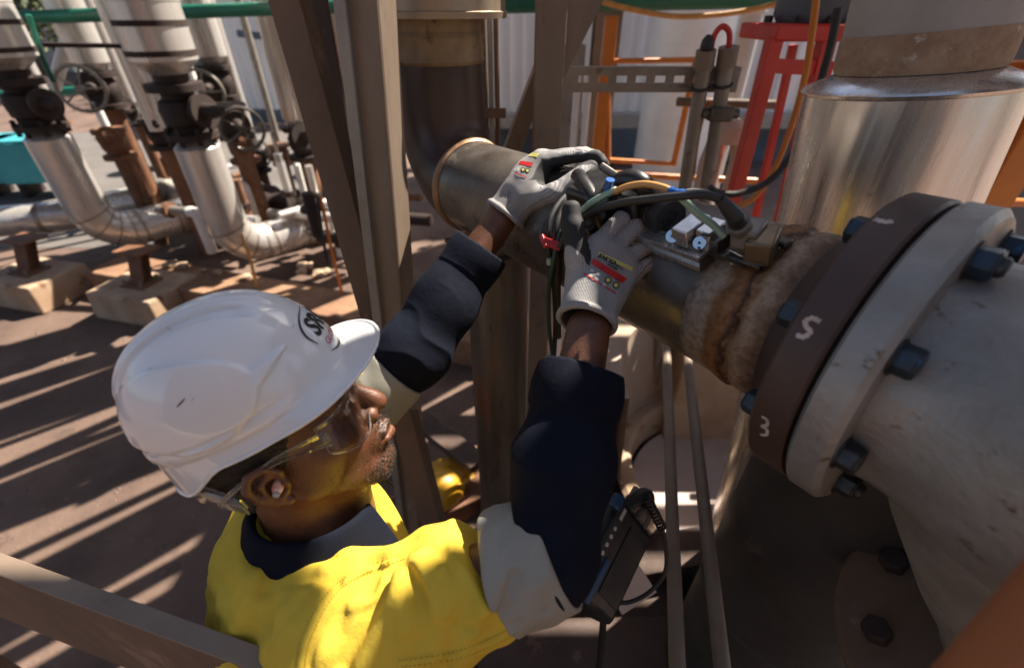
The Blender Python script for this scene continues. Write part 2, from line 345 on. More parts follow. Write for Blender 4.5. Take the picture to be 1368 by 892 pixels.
sl = obj('cladding_sleeve', MB().lathe([(C0+.004, PR), (C0, .150), (C0, .158), (C0+.012, .160), (C0+.014, .156), (C0+.45, .156), (C0+.455, .159), (C0+.47, .159), (C0+.472, .156), (C0+1.7, .156)], (top[0]+.012, top[1], 0), (0, 0, 1), 72), K['cladold'], spool)
mb = MB()
for k in range(1): mb.lathe([(0, .006), (.004, .006), (.004, 0)], np.array([top[0]+.012, top[1], C0+.06+.1*k])+.156*np.array([cos(-1.2+.1*k), sin(-1.2+.1*k), 0]), (cos(-1.2+.1*k), sin(-1.2+.1*k), 0), 12)
obj('screw', mb, K['bolt'], sl)

# chalk marks S, 3 and a dash drawn on the flange rim
def rim_pt(t, a, r): 
    u, v, _ = frame(PD); return PX(t)+r*(cos(a)*u+sin(a)*v)
def rim_of(px, py, r=FR):                                  # rim coordinates seen at a photo point
    dr = nrm(ray(px, py)); o = CAM-PA; a = dr-(dr@PD)*PD; b = o-(o@PD)*PD
    A = a@a; B = 2*a@b; Cc = b@b-r*r; D = B*B-4*A*Cc
    s = (-B-math.sqrt(max(D, 0)))/(2*A); P = CAM+s*dr; t = (P-PA)@PD; q = P-PX(t); u, v, _ = frame(PD)
    return t, math.atan2(q@v, q@u), P
def chalk(name, pts, w, parent, r=FR):
    mb = MB(); P = catmull([np.array([*rim_of(*p, r)[:2], 0]) for p in pts], 6)
    rows = []
    for i, p in enumerate(P):
        d = P[min(i+1, len(P)-1)]-P[max(i-1, 0)]; d = nrm((d[0], d[1]*r, 0)); nn = np.array([-d[1], d[0]])*w/2*(1+.25*sin(i*2.1))
        rows.append([rim_pt(p[0]+nn[0], p[1]+nn[1]/r, r+.0006), rim_pt(p[0]-nn[0], p[1]-nn[1]/r, r+.0006)])
    return obj(name, mb.sheet(rows), K['chalk'], parent)
chalk('chalk_letter', [(1096, 430), (1086, 425), (1076, 429), (1078, 437), (1083, 443), (1074, 450), (1064, 447)], .0045, bf)
chalk('chalk_numeral', [(1018, 556), (1025, 560), (1025, 567), (1018, 569), (1025, 573), (1024, 580), (1016, 580)], .0035, bf)
chalk('chalk_dash', [(1168, 293), (1182, 297), (1193, 296)], .006, bf)

# ------------------------------------------------------------------ grey cast valve body bolted to it
tee = thing('valve_body', 'big silver grey painted cast fitting bolted to the brown flange', 'valve', (PX(.15)[0], PX(.15)[1], 0))
cyl('gasket', [(FL1-.001, .08), (FL1-.001, FR-.012), (FL1+.003, FR-.012), (FL1+.003, .08)], K['gasket'], tee)
gf = cyl('flange', [(FL1+.003, .08), (FL1+.003, FR-.004), (FL1+.007, FR+.001), (FL2-.006, FR+.001), (FL2, FR-.006), (FL2, .10)], K['greycast'], tee, n=128)
BC = PX(.13)
body = MB().lathe([(FL2-.004, .135), (-.055, .132), (-.035, .134), (-.01, .142), (.03, .155), (.08, .165), (.14, .168), (.22, .16), (.30, .14), (.36, .13), (.40, .128)], PA, PD, 96)
obj('body', body, K['greycast'], tee)
# down branch towards the rusty lower flange
BD0 = PX(.06); low = W(1362, 872, .66)
bd = nrm(low-BD0); LB = np.linalg.norm(low-BD0)
obj('branch', MB().lathe([(0, .150), (.05, .152), (.12, .146), (LB*.62, .118), (LB*.85, .094), (LB, .086)], BD0, bd, 80, cap=False), K['greycast'], tee)
obj('lower_flange', MB().lathe([(LB, .06), (LB, .214), (LB+.006, .22), (LB+.044, .22), (LB+.05, .214), (LB+.05, .06)], BD0, bd, 96), K['brown_steel'], tee)
cyl('far_flange', [(.40, .08), (.40, .18), (.404, .185), (.455, .185), (.459, .18), (.459, .08)], K['greycast'], tee)
# top boss at the picture edge
bo = PX(.085); bax = nrm((.25, .35, .9))
obj('top_boss', MB().lathe([(.10, .062), (.165, .062), (.17, .066), (.185, .066), (.19, .060), (.26, .058)], bo, bax, 48), K['greycast'], tee)
def bolt(t0, a, sgn, blue, rb=.148, hr=.0156, hh=.02, stud=.0):
    u, v, _ = frame(PD); c = PX(t0)+rb*(cos(a)*u+sin(a)*v)
    mb = MB().hexbolt(c, PD*sgn, hr, hh); h = obj('bolt_head', mb, K['boltblue' if blue else 'bolt'], tee, bevel=.0012)
    mb = MB().lathe([(0, hr*1.18), (.0028, hr*1.18)], c-PD*sgn*.0005, PD*sgn, 28); obj('washer', mb, K['bolt'], h)
    if stud:
        obj('stud', MB().lathe([(hh-.002, .0095), (hh+stud-.002, .0095), (hh+stud, .0075)], c, PD*sgn, 20), K['bolt'], h)
_, a1, _ = rim_of(1272, 338, .150)
NB = 8
ref = None
for i in range(NB):
    a = a1+2*pi*i/NB
    bolt(FL2, a, 1, i in (0, 1, 7), hh=.019, stud=.006 if i % 3 == 0 else 0)
    bolt(FL0, a, -1, i in (0, 1, 2, 7), hh=.020)
for i in range(8):                                        # bolts of the lower flange
    u, v, a_ = frame(bd); q = 2*pi*i/8+.3; c = BD0+bd*LB+.165*(cos(q)*u+sin(q)*v)
    obj('bolt_head', MB().hexbolt(c, -bd, .021, .026), K['valve'], tee, bevel=.0012)

# ------------------------------------------------------------------ silver clad riser behind the flange
sA = Wy(1187, 200, 1.03); sB = W(1030, 690, 1.62)
sax = nrm(sB-sA); Lr = np.linalg.norm(sB-sA)
riser = thing('clad_riser', 'large shiny aluminium clad vertical pipe behind the flange', 'pipe', (sB[0], sB[1], 0))
tS = -(.225)                                             # rim of the cladding above the mid mark
RS = .182
obj('cladding', MB().lathe([(-.152, RS-.055), (-.128, RS+.004), (-.122, RS+.008), (-.117, RS+.004), (-.114, RS), (.45, RS), (.452, RS+.003), (.47, RS+.003), (.472, RS), (Lr, RS), (Lr+.75, RS)], sA, sax, 110), K['clad'], riser)
drum_c = W(1112, 690, 1.06)
dd_ = thing('dark_standpipe', 'broad dark grey upright pipe below the two flanges', 'pipe', (drum_c[0], drum_c[1], 0))
obj('shell', MB().lathe([(0, .20), (.9, .20), (.904, .206), (.93, .206), (.934, .20), (1.66, .20), (1.68, .18), (1.68, 0)], (drum_c[0], drum_c[1], 0), (0, 0, 1), 72), mat('charcoal painted lagging', (.045, .041, .038), (.032, .029, .027), 5, .6, .1, .15, 40, spots=(.07, .055, .045), spot_amt=.25, spot_scale=6), dd_)
obj('lagging_edge', MB().lathe([(-.215, .136), (-.205, .1375), (-.18, .1385), (-.16, .1375), (-.150, .134)], sA, sax, 90, cap=False), K['lagdirt'], riser)
lt = sA-sax*.62; obj('lagging', MB().tube([sA-sax*.2, sA-sax*.4, lt, lt-sax*.12+np.array([.03, -.01, 0]), lt-sax*.22+np.array([.13, -.04, 0]), lt-sax*.25+np.array([.3, -.1, 0]), lt-sax*.25+np.array([2.2, -.8, 0])], .135, 64, smooth=4), K['lagging'], riser)
sm = MB()
u, v, a_ = frame(sax)
for k in range(1): sm.lathe([(0, .005), (.003, .005), (.003, 0)], sA+sax*(.05+.14*k)+RS*(cos(-2.45)*u+sin(-2.45)*v), cos(-2.45)*u+sin(-2.45)*v, 10)
obj('rivet', sm, K['chrome'], riser)

# ------------------------------------------------------------------ trunnion support under the pipe
tp = PX(-.93)
sup = thing('support_pillar', 'rusty vertical support pipe standing under the inspected pipe', 'support', (tp[0], tp[1], 0))
obj('column', MB().lathe([(0, .086), (.6, .086), (.604, .088), (.612, .088), (.616, .086), (tp[2]-.06, .086)], (tp[0], tp[1], 0), (0, 0, 1), 48), 
    K['pillar'], sup)
obj('base_plate', MB().box((tp[0], tp[1], .01), (.3, .3, .02)), K['rust'], sup, bevel=.003)
obj('saddle', MB().box((tp[0], tp[1], tp[2]-.125), (.2, .2, .012), rotz(math.atan2(PD[1], PD[0]))), K['brown_steel'], sup, bevel=.002)

# ------------------------------------------------------------------ steel posts and brace
def Ipoly(w, h, t):
    a, b = w/2, h/2
    return [(-a, -b), (a, -b), (a, -b+t), (t/2, -b+t), (t/2, b-t), (a, b-t), (a, b), (-a, b), (-a, b-t), (-t/2, b-t), (-t/2, -b+t), (-a, -b+t)]
def Lpoly(w, h, t): return [(0, 0), (w, 0), (w, t), (t, t), (t, h), (0, h)]
def Cpoly(w, h, t): return [(0, 0), (w, 0), (w, t), (t, t), (t, h-t), (w, h-t), (w, h), (0, h)]
def post(name, label, p0, p1, poly, m, hint, cat='post', **k):
    r = thing(name, label, cat, (p0[0], p0[1], p0[2]))
    obj('member', MB().prism(poly, p0, p1, hint), m, r, smooth=False, bevel=.003)
    return r
pt_ = W(497, 0, .83); pb = W(559, 720, 1.80)
e = nrm(pt_-pb)
pr = thing('steel_post', 'broad dusty grey steel post rising just behind the helmet', 'post', pb-e*((pb[2])/e[2]))
gb = WL[pr]
obj('member', MB().prism([(-.031, -.04), (.031, -.04), (.031, .04), (-.031, .04)], gb, pt_+e*2.0, (0.25, 1, 0)), K['post'], pr, smooth=False, bevel=.006)
obj('base_plate', MB().box(gb+np.array([0, 0, .012]), (.2, .2, .018)), K['brown_steel'], pr, bevel=.003)
obj('face_plate', MB().prism([(-.012, -.004), (.012, -.004), (.012, .004), (-.012, .004)], gb+np.array([-.045, -.043, .02]), pt_+e*2.0+np.array([-.045, -.043, 0]), (.25, 1, 0)), K['galv'], pr, smooth=False, bevel=.002)
b0 = W(371, -60, .93); b1 = W(500, 408, 1.24); bb = nrm(b1-b0)
br = thing('diagonal_brace', 'dark brown leaning steel brace left of the broad post', 'brace', b1)
obj('member', MB().prism([(-.034, -.03), (.034, -.03), (.034, .03), (-.034, .03)], b1+bb*.95, b0-bb*1.6, (0, 1, .45)), K['brown_steel'], br, smooth=False, bevel=.002)
b0 = W(414, -60, 1.02); b1 = W(470, 260, 1.3); bb = nrm(b1-b0)
b2 = thing('diagonal_brace', 'near-black second brace tucked behind the leaning brown brace', 'brace', b1)
obj('member', MB().prism([(-.025, -.004), (.025, -.004), (.025, .004), (-.025, .004)], b1+bb*1.4, b0-bb*1.2, (.2, 1, 0)), K['dirtysteel'], b2, smooth=False, bevel=.002)
P2 = thing('steel_post', 'narrow brown steel post with gusset, right behind the raised hand', 'post', (.098, 1.42, 0))
mb = MB().prism(Ipoly(.075, .09, .008), (.098, 1.42, 0), (.098, 1.42, 4.2), (0, 1, 0)); obj('member', mb, K['post'], P2, smooth=False, bevel=.002)
mb = MB().add([(.14, 1.40, 2.40), (.23, 1.40, 2.29), (.23, 1.40, 2.275), (.14, 1.40, 2.10), (.14, 1.412, 2.40), (.23, 1.412, 2.29), (.23, 1.412, 2.275), (.14, 1.412, 2.10)], [(0, 1, 2, 3), (7, 6, 5, 4), (0, 4, 5, 1), (1, 5, 6, 2), (2, 6, 7, 3), (3, 7, 4, 0)])
obj('gusset', mb, K['post'], P2, smooth=False)
q0 = Wy(668, 215, 1.52); q1 = Wy(726, 60, 1.45)
obj('knee_brace', MB().prism(Lpoly(.05, .05, .006), q0, q1, (0, 1, .2)), K['post'], P2, smooth=False, bevel=.002)
obj('base_plate', MB().box((.098, 1.42, .012), (.2, .2, .018)), K['brown_steel'], P2, bevel=.003)
P3 = thing('conduit_bundle', 'dark bundle of thin vertical conduits beside the elbow riser', 'conduit', (Wy(648, 120, 1.62)[0], 1.62, 0))
for i in range(4):
    x = Wy(640+8*i, 120, 1.62)[0]
    obj('conduit', MB().tube([(x, 1.62+.01*(i % 2), .0), (x, 1.62+.01*(i % 2), 4)], .0085, 10), K['brown_steel' if i % 2 else 'galv'], P3)
obj('strap', MB().box((Wy(652, 150, 1.61)[0], 1.605, 1.98), (.115, .004, .03)), K['brown_steel'], P3)

# ------------------------------------------------------------------ slotted channel with two standpipes
CY = 1.68
c0 = Wy(752, 104, CY); c1 = Wy(986, 110, CY)
ch = thing('slotted_channel', 'horizontal slotted steel channel bolted to the narrow post', 'channel', c0)
hgt = .068
xs0, xs1, zc = c0[0]-.06, c1[0], (c0[2]+c1[2])/2
mb = MB(); nslot = 7; pitch = .062; sx0 = xs0+.11
mb.box(((xs0+xs1)/2, CY, zc+hgt/2-.011), (xs1-xs0, .004, .022)); mb.box(((xs0+xs1)/2, CY, zc-hgt/2+.013), (xs1-xs0, .004, .026))
edges = [xs0]+[v for i in range(nslot) for v in (sx0+i*pitch, sx0+i*pitch+.034)]+[xs1]
for i in range(0, len(edges), 2): mb.box(((edges[i]+edges[i+1])/2, CY, zc+.0025), (edges[i+1]-edges[i], .004, .0195))
mb.box(((xs0+xs1)/2, CY+.02, zc+hgt/2), (xs1-xs0, .04, .004)); mb.box(((xs0+xs1)/2, CY+.02, zc-hgt/2), (xs1-xs0, .04, .004))
obj('channel', mb, K['galv'], ch, smooth=False)
for nm, a, b, lab in (('standpipe', (942, 78), (914, 255), 'left of two grey standpipes clamped to the slotted channel'), ('standpipe', (972, 74), (942, 262), 'right of two grey standpipes clamped to the slotted channel')):
    A = Wy(*a, CY-.035); B = Wy(*b, CY+.03); ax = nrm(A-B); Bg = B-ax*(B[2]/ax[2])
    s_ = thing('standpipe', lab, 'pipe', Bg, 'standpipes on the slotted channel')
    obj('tube', MB().tube([Bg, A], .023, 20), K['galv'], s_)
    obj('collar', MB().lathe([(-.03, .023), (-.03, .030), (.022, .030), (.022, .02)], A, ax, 24), K['post'], s_)
    obj('clamp', MB().torus(A-ax*.085, ax, .026, .005, 28, 8), K['bolt'], s_)
    if a[0] > 950:
        obj('valve_block', MB().box(A-ax*.17+np.array([0, -.012, 0]), (.075, .05, .045)), K['darkmetal'], s_, bevel=.006)
        obj('stem', MB().tube([A-ax*.17+np.array([-.06, -.012, 0]), A-ax*.17+np.array([.06, -.012, 0])], .016, 14), K['darkmetal'], s_)
        obj('loop', MB().tube([A+ax*.02, A+ax*.06+np.array([-.006, 0, 0]), A+ax*.075+np.array([-.03, 0, 0]), A+ax*.05+np.array([-.05, 0, 0]), A-ax*.0+np.array([-.054, 0, 0])], .0085, 10, smooth=5), K['red'], s_)
    else:
        obj('plug', MB().lathe([(.022, .018), (.03, .02), (.05, .017), (.062, .006), (.062, 0)], A, ax, 16), K['rubber'], s_)

# ------------------------------------------------------------------ two thin rails running below the pipe
rails = []
for (a, b, lab) in (((.309, .333), (.61, 1.51), 'left of two thin dull steel rails below the pipe'), ((.393, .333), (.69, 1.55), 'right of two thin dull steel rails below the pipe')):
    d = np.array([b[0]-a[0], b[1]-a[1]]); p0 = np.array([a[0]-.35*d[0], a[1]-.35*d[1], 1.25]); p1 = np.array([b[0], b[1], 1.25])
    o = obj('steel_rail', MB().tube([p0, p1], .0155, 20), K['post'], at=p0); tag(o, lab, 'rail', 'steel rails below the pipe')

# ------------------------------------------------------------------ round sandy basin behind the rails
bc = np.array([1.02, 1.36])
bas = thing('round_basin', 'round pale basin with stepped rim behind the thin rails', 'basin', (bc[0], bc[1], 0))
def arc_lathe(prof, a0, a1, n=56):
    rows = [[(bc[0]+r*cos(q), bc[1]+r*sin(q), z) for q in np.linspace(a0, a1, n)] for z, r in prof]; return MB().sheet(rows)
obj('wall', arc_lathe([(0, .66), (1.05, .70), (1.05, .58), (.64, .555), (.52, .54), (.50, .50)], -.35, 3.3), K['sand'], bas)
obj('ledge', arc_lathe([(.50, .54), (.515, .52), (.515, .47), (.50, .455), (.42, .45), (.33, .445)], -.6, 3.75), K['concrete'], bas)
obj('basin_floor', MB().lathe([(.30, .435), (.335, .425), (.335, 0)], (*bc, 0), (0, 0, 1), 80, cap=False), K['pink'], bas)
# dark steel walkway beams low down
for (a, b, w, h, lab) in (((740, 775), (1150, 700), .16, .16, 'dark brown low beam crossing below the thin rails'), ((640, 880), (1180, 870), .22, .12, 'dark floor beam along the bottom edge of the picture'), ((560, 560), (640, 620), .12, .05, 'brown sloping flat bar seen between the two posts')):
    z = h/2+.25
    A = Wz(*a, z); B = Wz(*b, z); r = obj('floor_beam', MB().prism([(-w/2, -h/2), (w/2, -h/2), (w/2, h/2), (-w/2, h/2)], A, B), K['dirtysteel'], smooth=False, bevel=.004, at=A)
    tag(r, lab, 'beam')
# floor plates
for i, (a, sz, rz, lab) in enumerate((((600, 655), (.5, .34, .14), .5, 'reddish brown steel box on the ground behind the yellow hard hat'), ((800, 850), (.7, .5, .3), .1, 'dark brown steel box low behind the detector'))):
    A = Wz(*a, sz[2]/2); o = obj('steel_box', MB().box(A, sz, rotz(rz)), K['dirtysteel' if i else 'rust'], smooth=False, bevel=.008, at=A); tag(o, lab, 'box')
# ------------------------------------------------------------------ guard rail in the lower left corner
RZ = 1.63
r0 = Wz(0, 752, RZ); r1 = Wz(392, 896, RZ); rd = nrm(r1-r0)
gr = thing('guard_rail', 'pale-edged steel toe rail crossing the lower left corner', 'rail', (r0[0]-1.3*rd[0], r0[1]-1.3*rd[1], 0))
A = r0-rd*1.3; B = r1+rd*.12
obj('rail', MB().prism([(-.006, -.34), (.006, -.34), (.006, 0), (-.006, 0)], A, B), K['brown_steel'], gr, smooth=False, bevel=.002)
obj('top_flange', MB().prism([(-.013, 0.001), (.010, 0.001), (.010, .005), (-.013, .005)], A, B), K['post'], gr, smooth=False, bevel=.001)
for t in (.03, ): 
    p = A+rd*t; obj('upright', MB().box((p[0], p[1], (RZ-.1)/2), (.05, .05, RZ-.1)), K['brown_steel'], gr, bevel=.003)
# blurred orange tube right in front of the lens
o0 = W(1420, 740, .20); o1 = W(1225, 960, .24); od = nrm(o1-o0)
n_ = np.array([.10, -.02, -.035])*.35
ot = obj('orange_tube', MB().tube([o0-od*.15+n_, o0+n_, o1+n_, o1+od*.2+n_], .03, 24), mat('burnt orange foam sleeve', (.38, .13, .045), (.33, .11, .04), 8, .8, 0, .05, 60), at=o0)
tag(ot, 'out of focus burnt orange tube at the bottom right corner', 'tube')

# ================================================================== yard on the left
HD = nrm((.62, .78, 0)); RP = .168
def clad_line(x, y, lab, ztop, ped=True, rr=RP, upr=.225, length=1.35):
    r = thing('clad_pipe', lab, 'pipe', (x, y, 0), 'aluminium clad pipes in the yard')
    z0 = .42; R = .30
    path = [np.array([x, y, z0+R])]
    for a in np.linspace(0, pi/2, 9)[1:]:
        path.append(np.array([x, y, z0+R])+HD*R*(1-cos(a))-np.array([0, 0, R*sin(a)]))
    obj('elbow', MB().tube([path[0]+np.array([0, 0, .03])]+path+[path[-1]+HD*.02], rr+.004, 36, cap=False), K['cladyard'], r)
    mb = MB()
    for i in (1, 3, 5, 7): obj('elbow_seam', MB().tube([path[i]-(path[i+1]-path[i])*.12, path[i]+(path[i+1]-path[i])*.12], rr+.008, 36), K['cladwarm'], r)
    e0 = path[-1]; obj('horizontal_cladding', MB().tube([e0, e0+HD*length], rr, 36), K['cladyard'], r)
    mb = MB()
    for t in (.02, .34, .62): obj('band', MB().tube([e0+HD*t, e0+HD*(t+.025)], rr+.006, 36), K['cladwarm'], r)
    obj('vertical_cladding', MB().lathe([(z0+R, rr), (1.34, rr), (1.40, rr*.62)], (x, y, 0), (0, 0, 1), 40), K['cladyard'], r)
    vb = MB().lathe([(1.38, .11), (1.41, .11), (1.41, .19), (1.455, .19), (1.455, .12), (1.50, .115), (1.52, .155), (1.62, .165), (1.68, .15), (1.70, .115), (1.75, .115), (1.75, .20), (1.80, .20), (1.80, .12), (1.86, .12)], (x, y, 0), (0, 0, 1), 28)
    v = obj('valve', vb, K['valve'], r)
    for i in range(8):
        q = i*pi/4; mbb = MB().hexbolt((x+.165*cos(q), y+.165*sin(q), 1.37), (0, 0, 1), .02, .13); obj('bolt', mbb, K['valve'], v)
    ax = nrm((.72, -.25, .05))
    obj('bonnet', MB().lathe([(.10, .09), (.2, .085), (.2, .12), (.235, .12), (.235, .06), (.33, .05), (.40, .03)], (x, y, 1.60), ax, 20), K['valve'], v)
    obj('upper_cladding', MB().lathe([(1.86, .12), (1.95, upr), (2.30, upr), (2.303, upr+.004), (2.33, upr+.004), (2.333, upr), (ztop, upr)], (x, y, 0), (0, 0, 1), 44), K['cladyard'], r)
    st = MB()
    for z in (1.98, 2.16): obj('strap', MB().lathe([(z, upr+.001), (z, upr+.006), (z+.035, upr+.006), (z+.035, upr+.001)], (x, y, 0), (0, 0, 1), 44, cap=False), K['valve'], r)
    return r
clad_line(-4.07, 4.25, 'aluminium clad pipe with dark valve nearest the left edge', 4.6)
clad_line(-2.58, 3.93, 'aluminium clad pipe with dark valve left of the brown brace', 4.6)
# far-left low pipe
a = Wz(-40, 300, .5); b = Wz(88, 288, .5)
c = thing('low_pipe', 'horizontal clad pipe at the far left resting on a stanchion', 'pipe', (b[0], b[1], 0))
obj('cladding', MB().tube([a-(b-a)*1.2, a, b, b+np.array([.5, .55, 0])], .15, 30), K['cladyard'], c)
for t0_, t1_ in ((.75, .8), (.1, .15)): obj('band', MB().tube([a+(b-a)*t0_, a+(b-a)*t1_], .156, 30), K['cladwarm'], c)
# concrete pedestals with stanchions
def pedestal(px, py, rz, lab):
    z = .26; A = Wz(px, py, z)
    p = thing('pedestal', lab, 'pedestal', (A[0], A[1], 0), 'concrete pipe pedestals')
    R = rotz(rz); w, d = .34, .26
    bot = [(-w*1.06, -d*1.06), (w*1.06, -d*1.06), (w*1.06, d*1.06), (-w*1.06, d*1.06)]; tp_ = [(-w, -d), (w, -d), (w, d), (-w, d)]
    vs = [R@np.array([x, y, 0])+np.array([A[0], A[1], 0]) for x, y in bot]+[R@np.array([x, y, 0])+np.array([A[0], A[1], z]) for x, y in tp_]
    obj('block', MB().add(vs, [(0, 3, 2, 1), (4, 5, 6, 7), (0, 1, 5, 4), (1, 2, 6, 5), (2, 3, 7, 6), (3, 0, 4, 7)]), K['concrete'], p, smooth=False, bevel=.015)
    obj('stanchion', MB().prism(Ipoly(.11, .11, .012), (A[0], A[1], z), (A[0], A[1]+.12, z+.26), (0, 1, 0)), K['rust'], p, smooth=False)
    obj('base_plate', MB().box((A[0], A[1], z+.008), (.24, .22, .016), R), K['rust'], p)
    obj('top_plate', MB().box((A[0], A[1]+.12, z+.27), (.30, .22, .018), R), K['rust'], p)
    for sx in (-1, 1):
        for sy in (-1, 1): obj('anchor_bolt', MB().tube([R@np.array([sx*.09, sy*.08, 0])+np.array([A[0], A[1], z]), R@np.array([sx*.09, sy*.08, 0])+np.array([A[0], A[1], z+.06])], .011, 8), K['galv'], p)
pedestal(190, 378, -.25, 'concrete pedestal with rusty stanchion nearest the helmet')
pedestal(40, 362, -.25, 'concrete pedestal with rusty stanchion at the far left edge')
# rust-stained kerb
k0 = Wz(150, 352, .24); k1 = Wz(470, 408, .24); kd = nrm(k1-k0)
kb = obj('kerb', MB().prism([(-.2, -.24), (.2, -.24), (.2, 0), (-.2, 0)], k0-kd*.1, k1+kd*1.3), K['kerb'], smooth=False, bevel=.012, at=k0); tag(kb, 'long rust-stained concrete kerb under the clad pipes', 'kerb')

# gate valves with handwheels
def handwheel(parent, c, ax, R, m):
    h = obj('handwheel', MB().torus(c, ax, R, R*.085, 36, 8), m, parent)
    u, v, a = frame(ax); mb = MB()
    for i in range(5):
        q = 2*pi*i/5; mb.tube([c, c+R*.5*(cos(q)*u+sin(q)*v)+a*.02, c+R*(cos(q)*u+sin(q)*v)], R*.055, 6)
    mb.lathe([(-.03, R*.16), (.04, R*.16)], c, ax, 12); obj('spoke', mb, m, h)
def gate_valve(x, y, z, sc, lab, hw=True, hax=(.5, -.75, .35), m='valve', pipe_m='rust', top=None, hm='galv'):
    r = thing('gate_valve', lab, 'valve', (x, y, 0), 'gate valves in the yard')
    obj('stub_pipe', MB().tube([(x, y, 0), (x, y, z-.12*sc)], .075*sc, 18), K[pipe_m], r)
    obj('body', MB().lathe([(-.16*sc, .08*sc), (-.16*sc, .15*sc), (-.12*sc, .15*sc), (-.12*sc, .09*sc), (-.05*sc, .12*sc), (.03*sc, .125*sc), (.09*sc, .09*sc), (.09*sc, .15*sc), (.13*sc, .15*sc), (.13*sc, .08*sc)], (x, y, z), (0, 0, 1), 22), K[m], r)
    bx = nrm(hax); c = np.array([x, y, z])
    obj('bonnet', MB().lathe([(.08*sc, .08*sc), (.17*sc, .07*sc), (.17*sc, .11*sc), (.20*sc, .11*sc), (.20*sc, .05*sc), (.30*sc, .03*sc), (.40*sc, .022*sc)], c, bx, 18), K[m], r)
    if hw: handwheel(r, c+bx*.38*sc, bx, .17*sc, K[hm])
    if top: obj('cladding', MB().lathe([(z+.13*sc, .08*sc), (z+.2*sc, top), (4.4, top)], (x, y, 0), (0, 0, 1), 28), K['cladyard'], r)
    return r
def gv(px, py, y, *a, **k):
    p = Wy(px, py, y); return gate_valve(p[0], y, p[2], *a, **k)
gv(138, 118, 5.3, 1.15, 'valve with grey handwheel between the two nearest clad pipes', top=.16, hax=(.25, -.9, .1))
gv(152, 190, 5.0, 1.0, 'low rusty valve between the two nearest clad pipes', hw=False, m='rust')
gv(291, 108, 5.6, 1.15, 'valve with upper pale handwheel right of the second clad pipe', top=.17, hax=(.12, -.9, -.1))
gv(322, 196, 5.1, 1.0, 'orange-rusted valve below the paired handwheels', hw=False, m='rust')
gv(310, 160, 5.0, 1.1, 'valve with lower dark handwheel right of the second clad pipe', hax=(.55, -.7, -.05), hm='darkmetal')
gv(214, 176, 4.7, .95, 'dark valve at the foot of the thin white pipe', hw=False)
gv(404, 188, 5.4, 1.2, 'dark valve partly hidden by the leaning brown brace', hw=False, top=.14)
gv(468, 150, 5.0, 1.0, 'rusty valve seen between the brace and the broad post', hw=False, top=.12)
gv(70, 150, 5.6, .8, 'small rusty valve just right of the leftmost clad pipe', hw=False, m='rust', top=.07)
gv(180, 150, 6.2, .9, 'small valve with handwheel behind the thin bright pipe', hax=(.3, -.9, .2), top=.08)
gv(345, 215, 5.7, .8, 'small dark valve behind the lower handwheel', hw=False, top=.06)
gv(375, 205, 6.4, .9, 'valve with small handwheel in front of the shed', hax=(-.3, -.9, .2), m='rust')
gv(245, 215, 5.6, .8, 'rusty valve behind the second clad pipe', hw=False, m='rust', top=.07)
gv(430, 215, 5.8, .9, 'rusty valve just left of the broad post', hw=False, m='rust', top=.08)
for px, y_v, r_v, m_v, lab in ((118, 6.6, .05, 'white', 'slim white upright pipe behind the first clad pipe'), (232, 6.0, .04, 'rust', 'slim rusty upright pipe behind the second clad pipe'), (262, 7.2, .06, 'white', 'slim white upright pipe in front of the trees'), (352, 6.9, .045, 'galv', 'slim grey upright pipe in front of the shed'), (447, 6.2, .05, 'white', 'slim white upright pipe seen past the leaning brace'), (456, 4.3, .03, 'rust', 'slim rusty upright pipe close to the broad post'), (20, 6.4, .05, 'rust', 'slim rusty upright pipe at the left edge')):
    x_v = Wy(px, 120, y_v)[0]; o = obj('upright_pipe', MB().tube([(x_v, y_v, 0), (x_v, y_v, 4)], r_v, 12), K[m_v], at=(x_v, y_v, 0)); tag(o, lab, 'pipe')
# thin white pipe
p = Wy(207, 158, 4.55); wp = obj('thin_pipe', MB().tube([(p[0], 4.55, p[2]-.1), (p[0], 4.55, 4.4)], .085, 22), K['cladyard'], at=(p[0], 4.55, 0)); tag(wp, 'thin bright clad pipe between the two nearest clad pipes', 'pipe')
p = Wy(132, 80, 5.6); wp = obj('stay', MB().tube([Wy(97, 28, 5.6), Wy(72, 118, 5.6)], .06, 12), K['white'], at=(p[0], 5.6, 0)); tag(wp, 'pale leaning strut behind the leftmost clad pipe', 'strut')
# green header pipes near the top
a = Wy(30, 24, 4.9); b = Wy(470, 8, 4.7)
o = obj('green_pipe', MB().tube([a-(b-a)*.12, b+(b-a)*.0], .052, 18), K['green'], at=a); tag(o, 'green pipe running across the top left of the yard', 'pipe')
a = Wy(640, 6, 3.4); b = Wy(1050, -2, 3.4)
o = obj('green_pipe', MB().tube([a, b+(b-a)*.1], .05, 18), K['green'], at=a); tag(o, 'green pipe along the top edge right of the narrow post', 'pipe')
a = Wy(-10, 128, 6.2); b = Wy(150, 118, 6.2); o = obj('green_pipe', MB().tube([a, b], .045, 14), K['green'], at=a); tag(o, 'short low green pipe at the left edge behind the clad pipe', 'pipe')
o = obj('green_line', MB().tube([Wy(38, 20, 4.5), Wy(55, 75, 4.5), Wy(72, 110, 4.5)], .02, 8), K['green'], at=Wy(38, 20, 4.5)); tag(o, 'thin green line hanging beside the leftmost clad pipe', 'pipe')
a = Wy(58, 60, 4.0); b = Wy(190, 62, 4.1)
o = obj('tie_rod', MB().tube([a, b, b+(b-a)*.25], .017, 8), K['valve'], at=a); tag(o, 'thin dark tie rod strung between the clad pipes', 'rod')
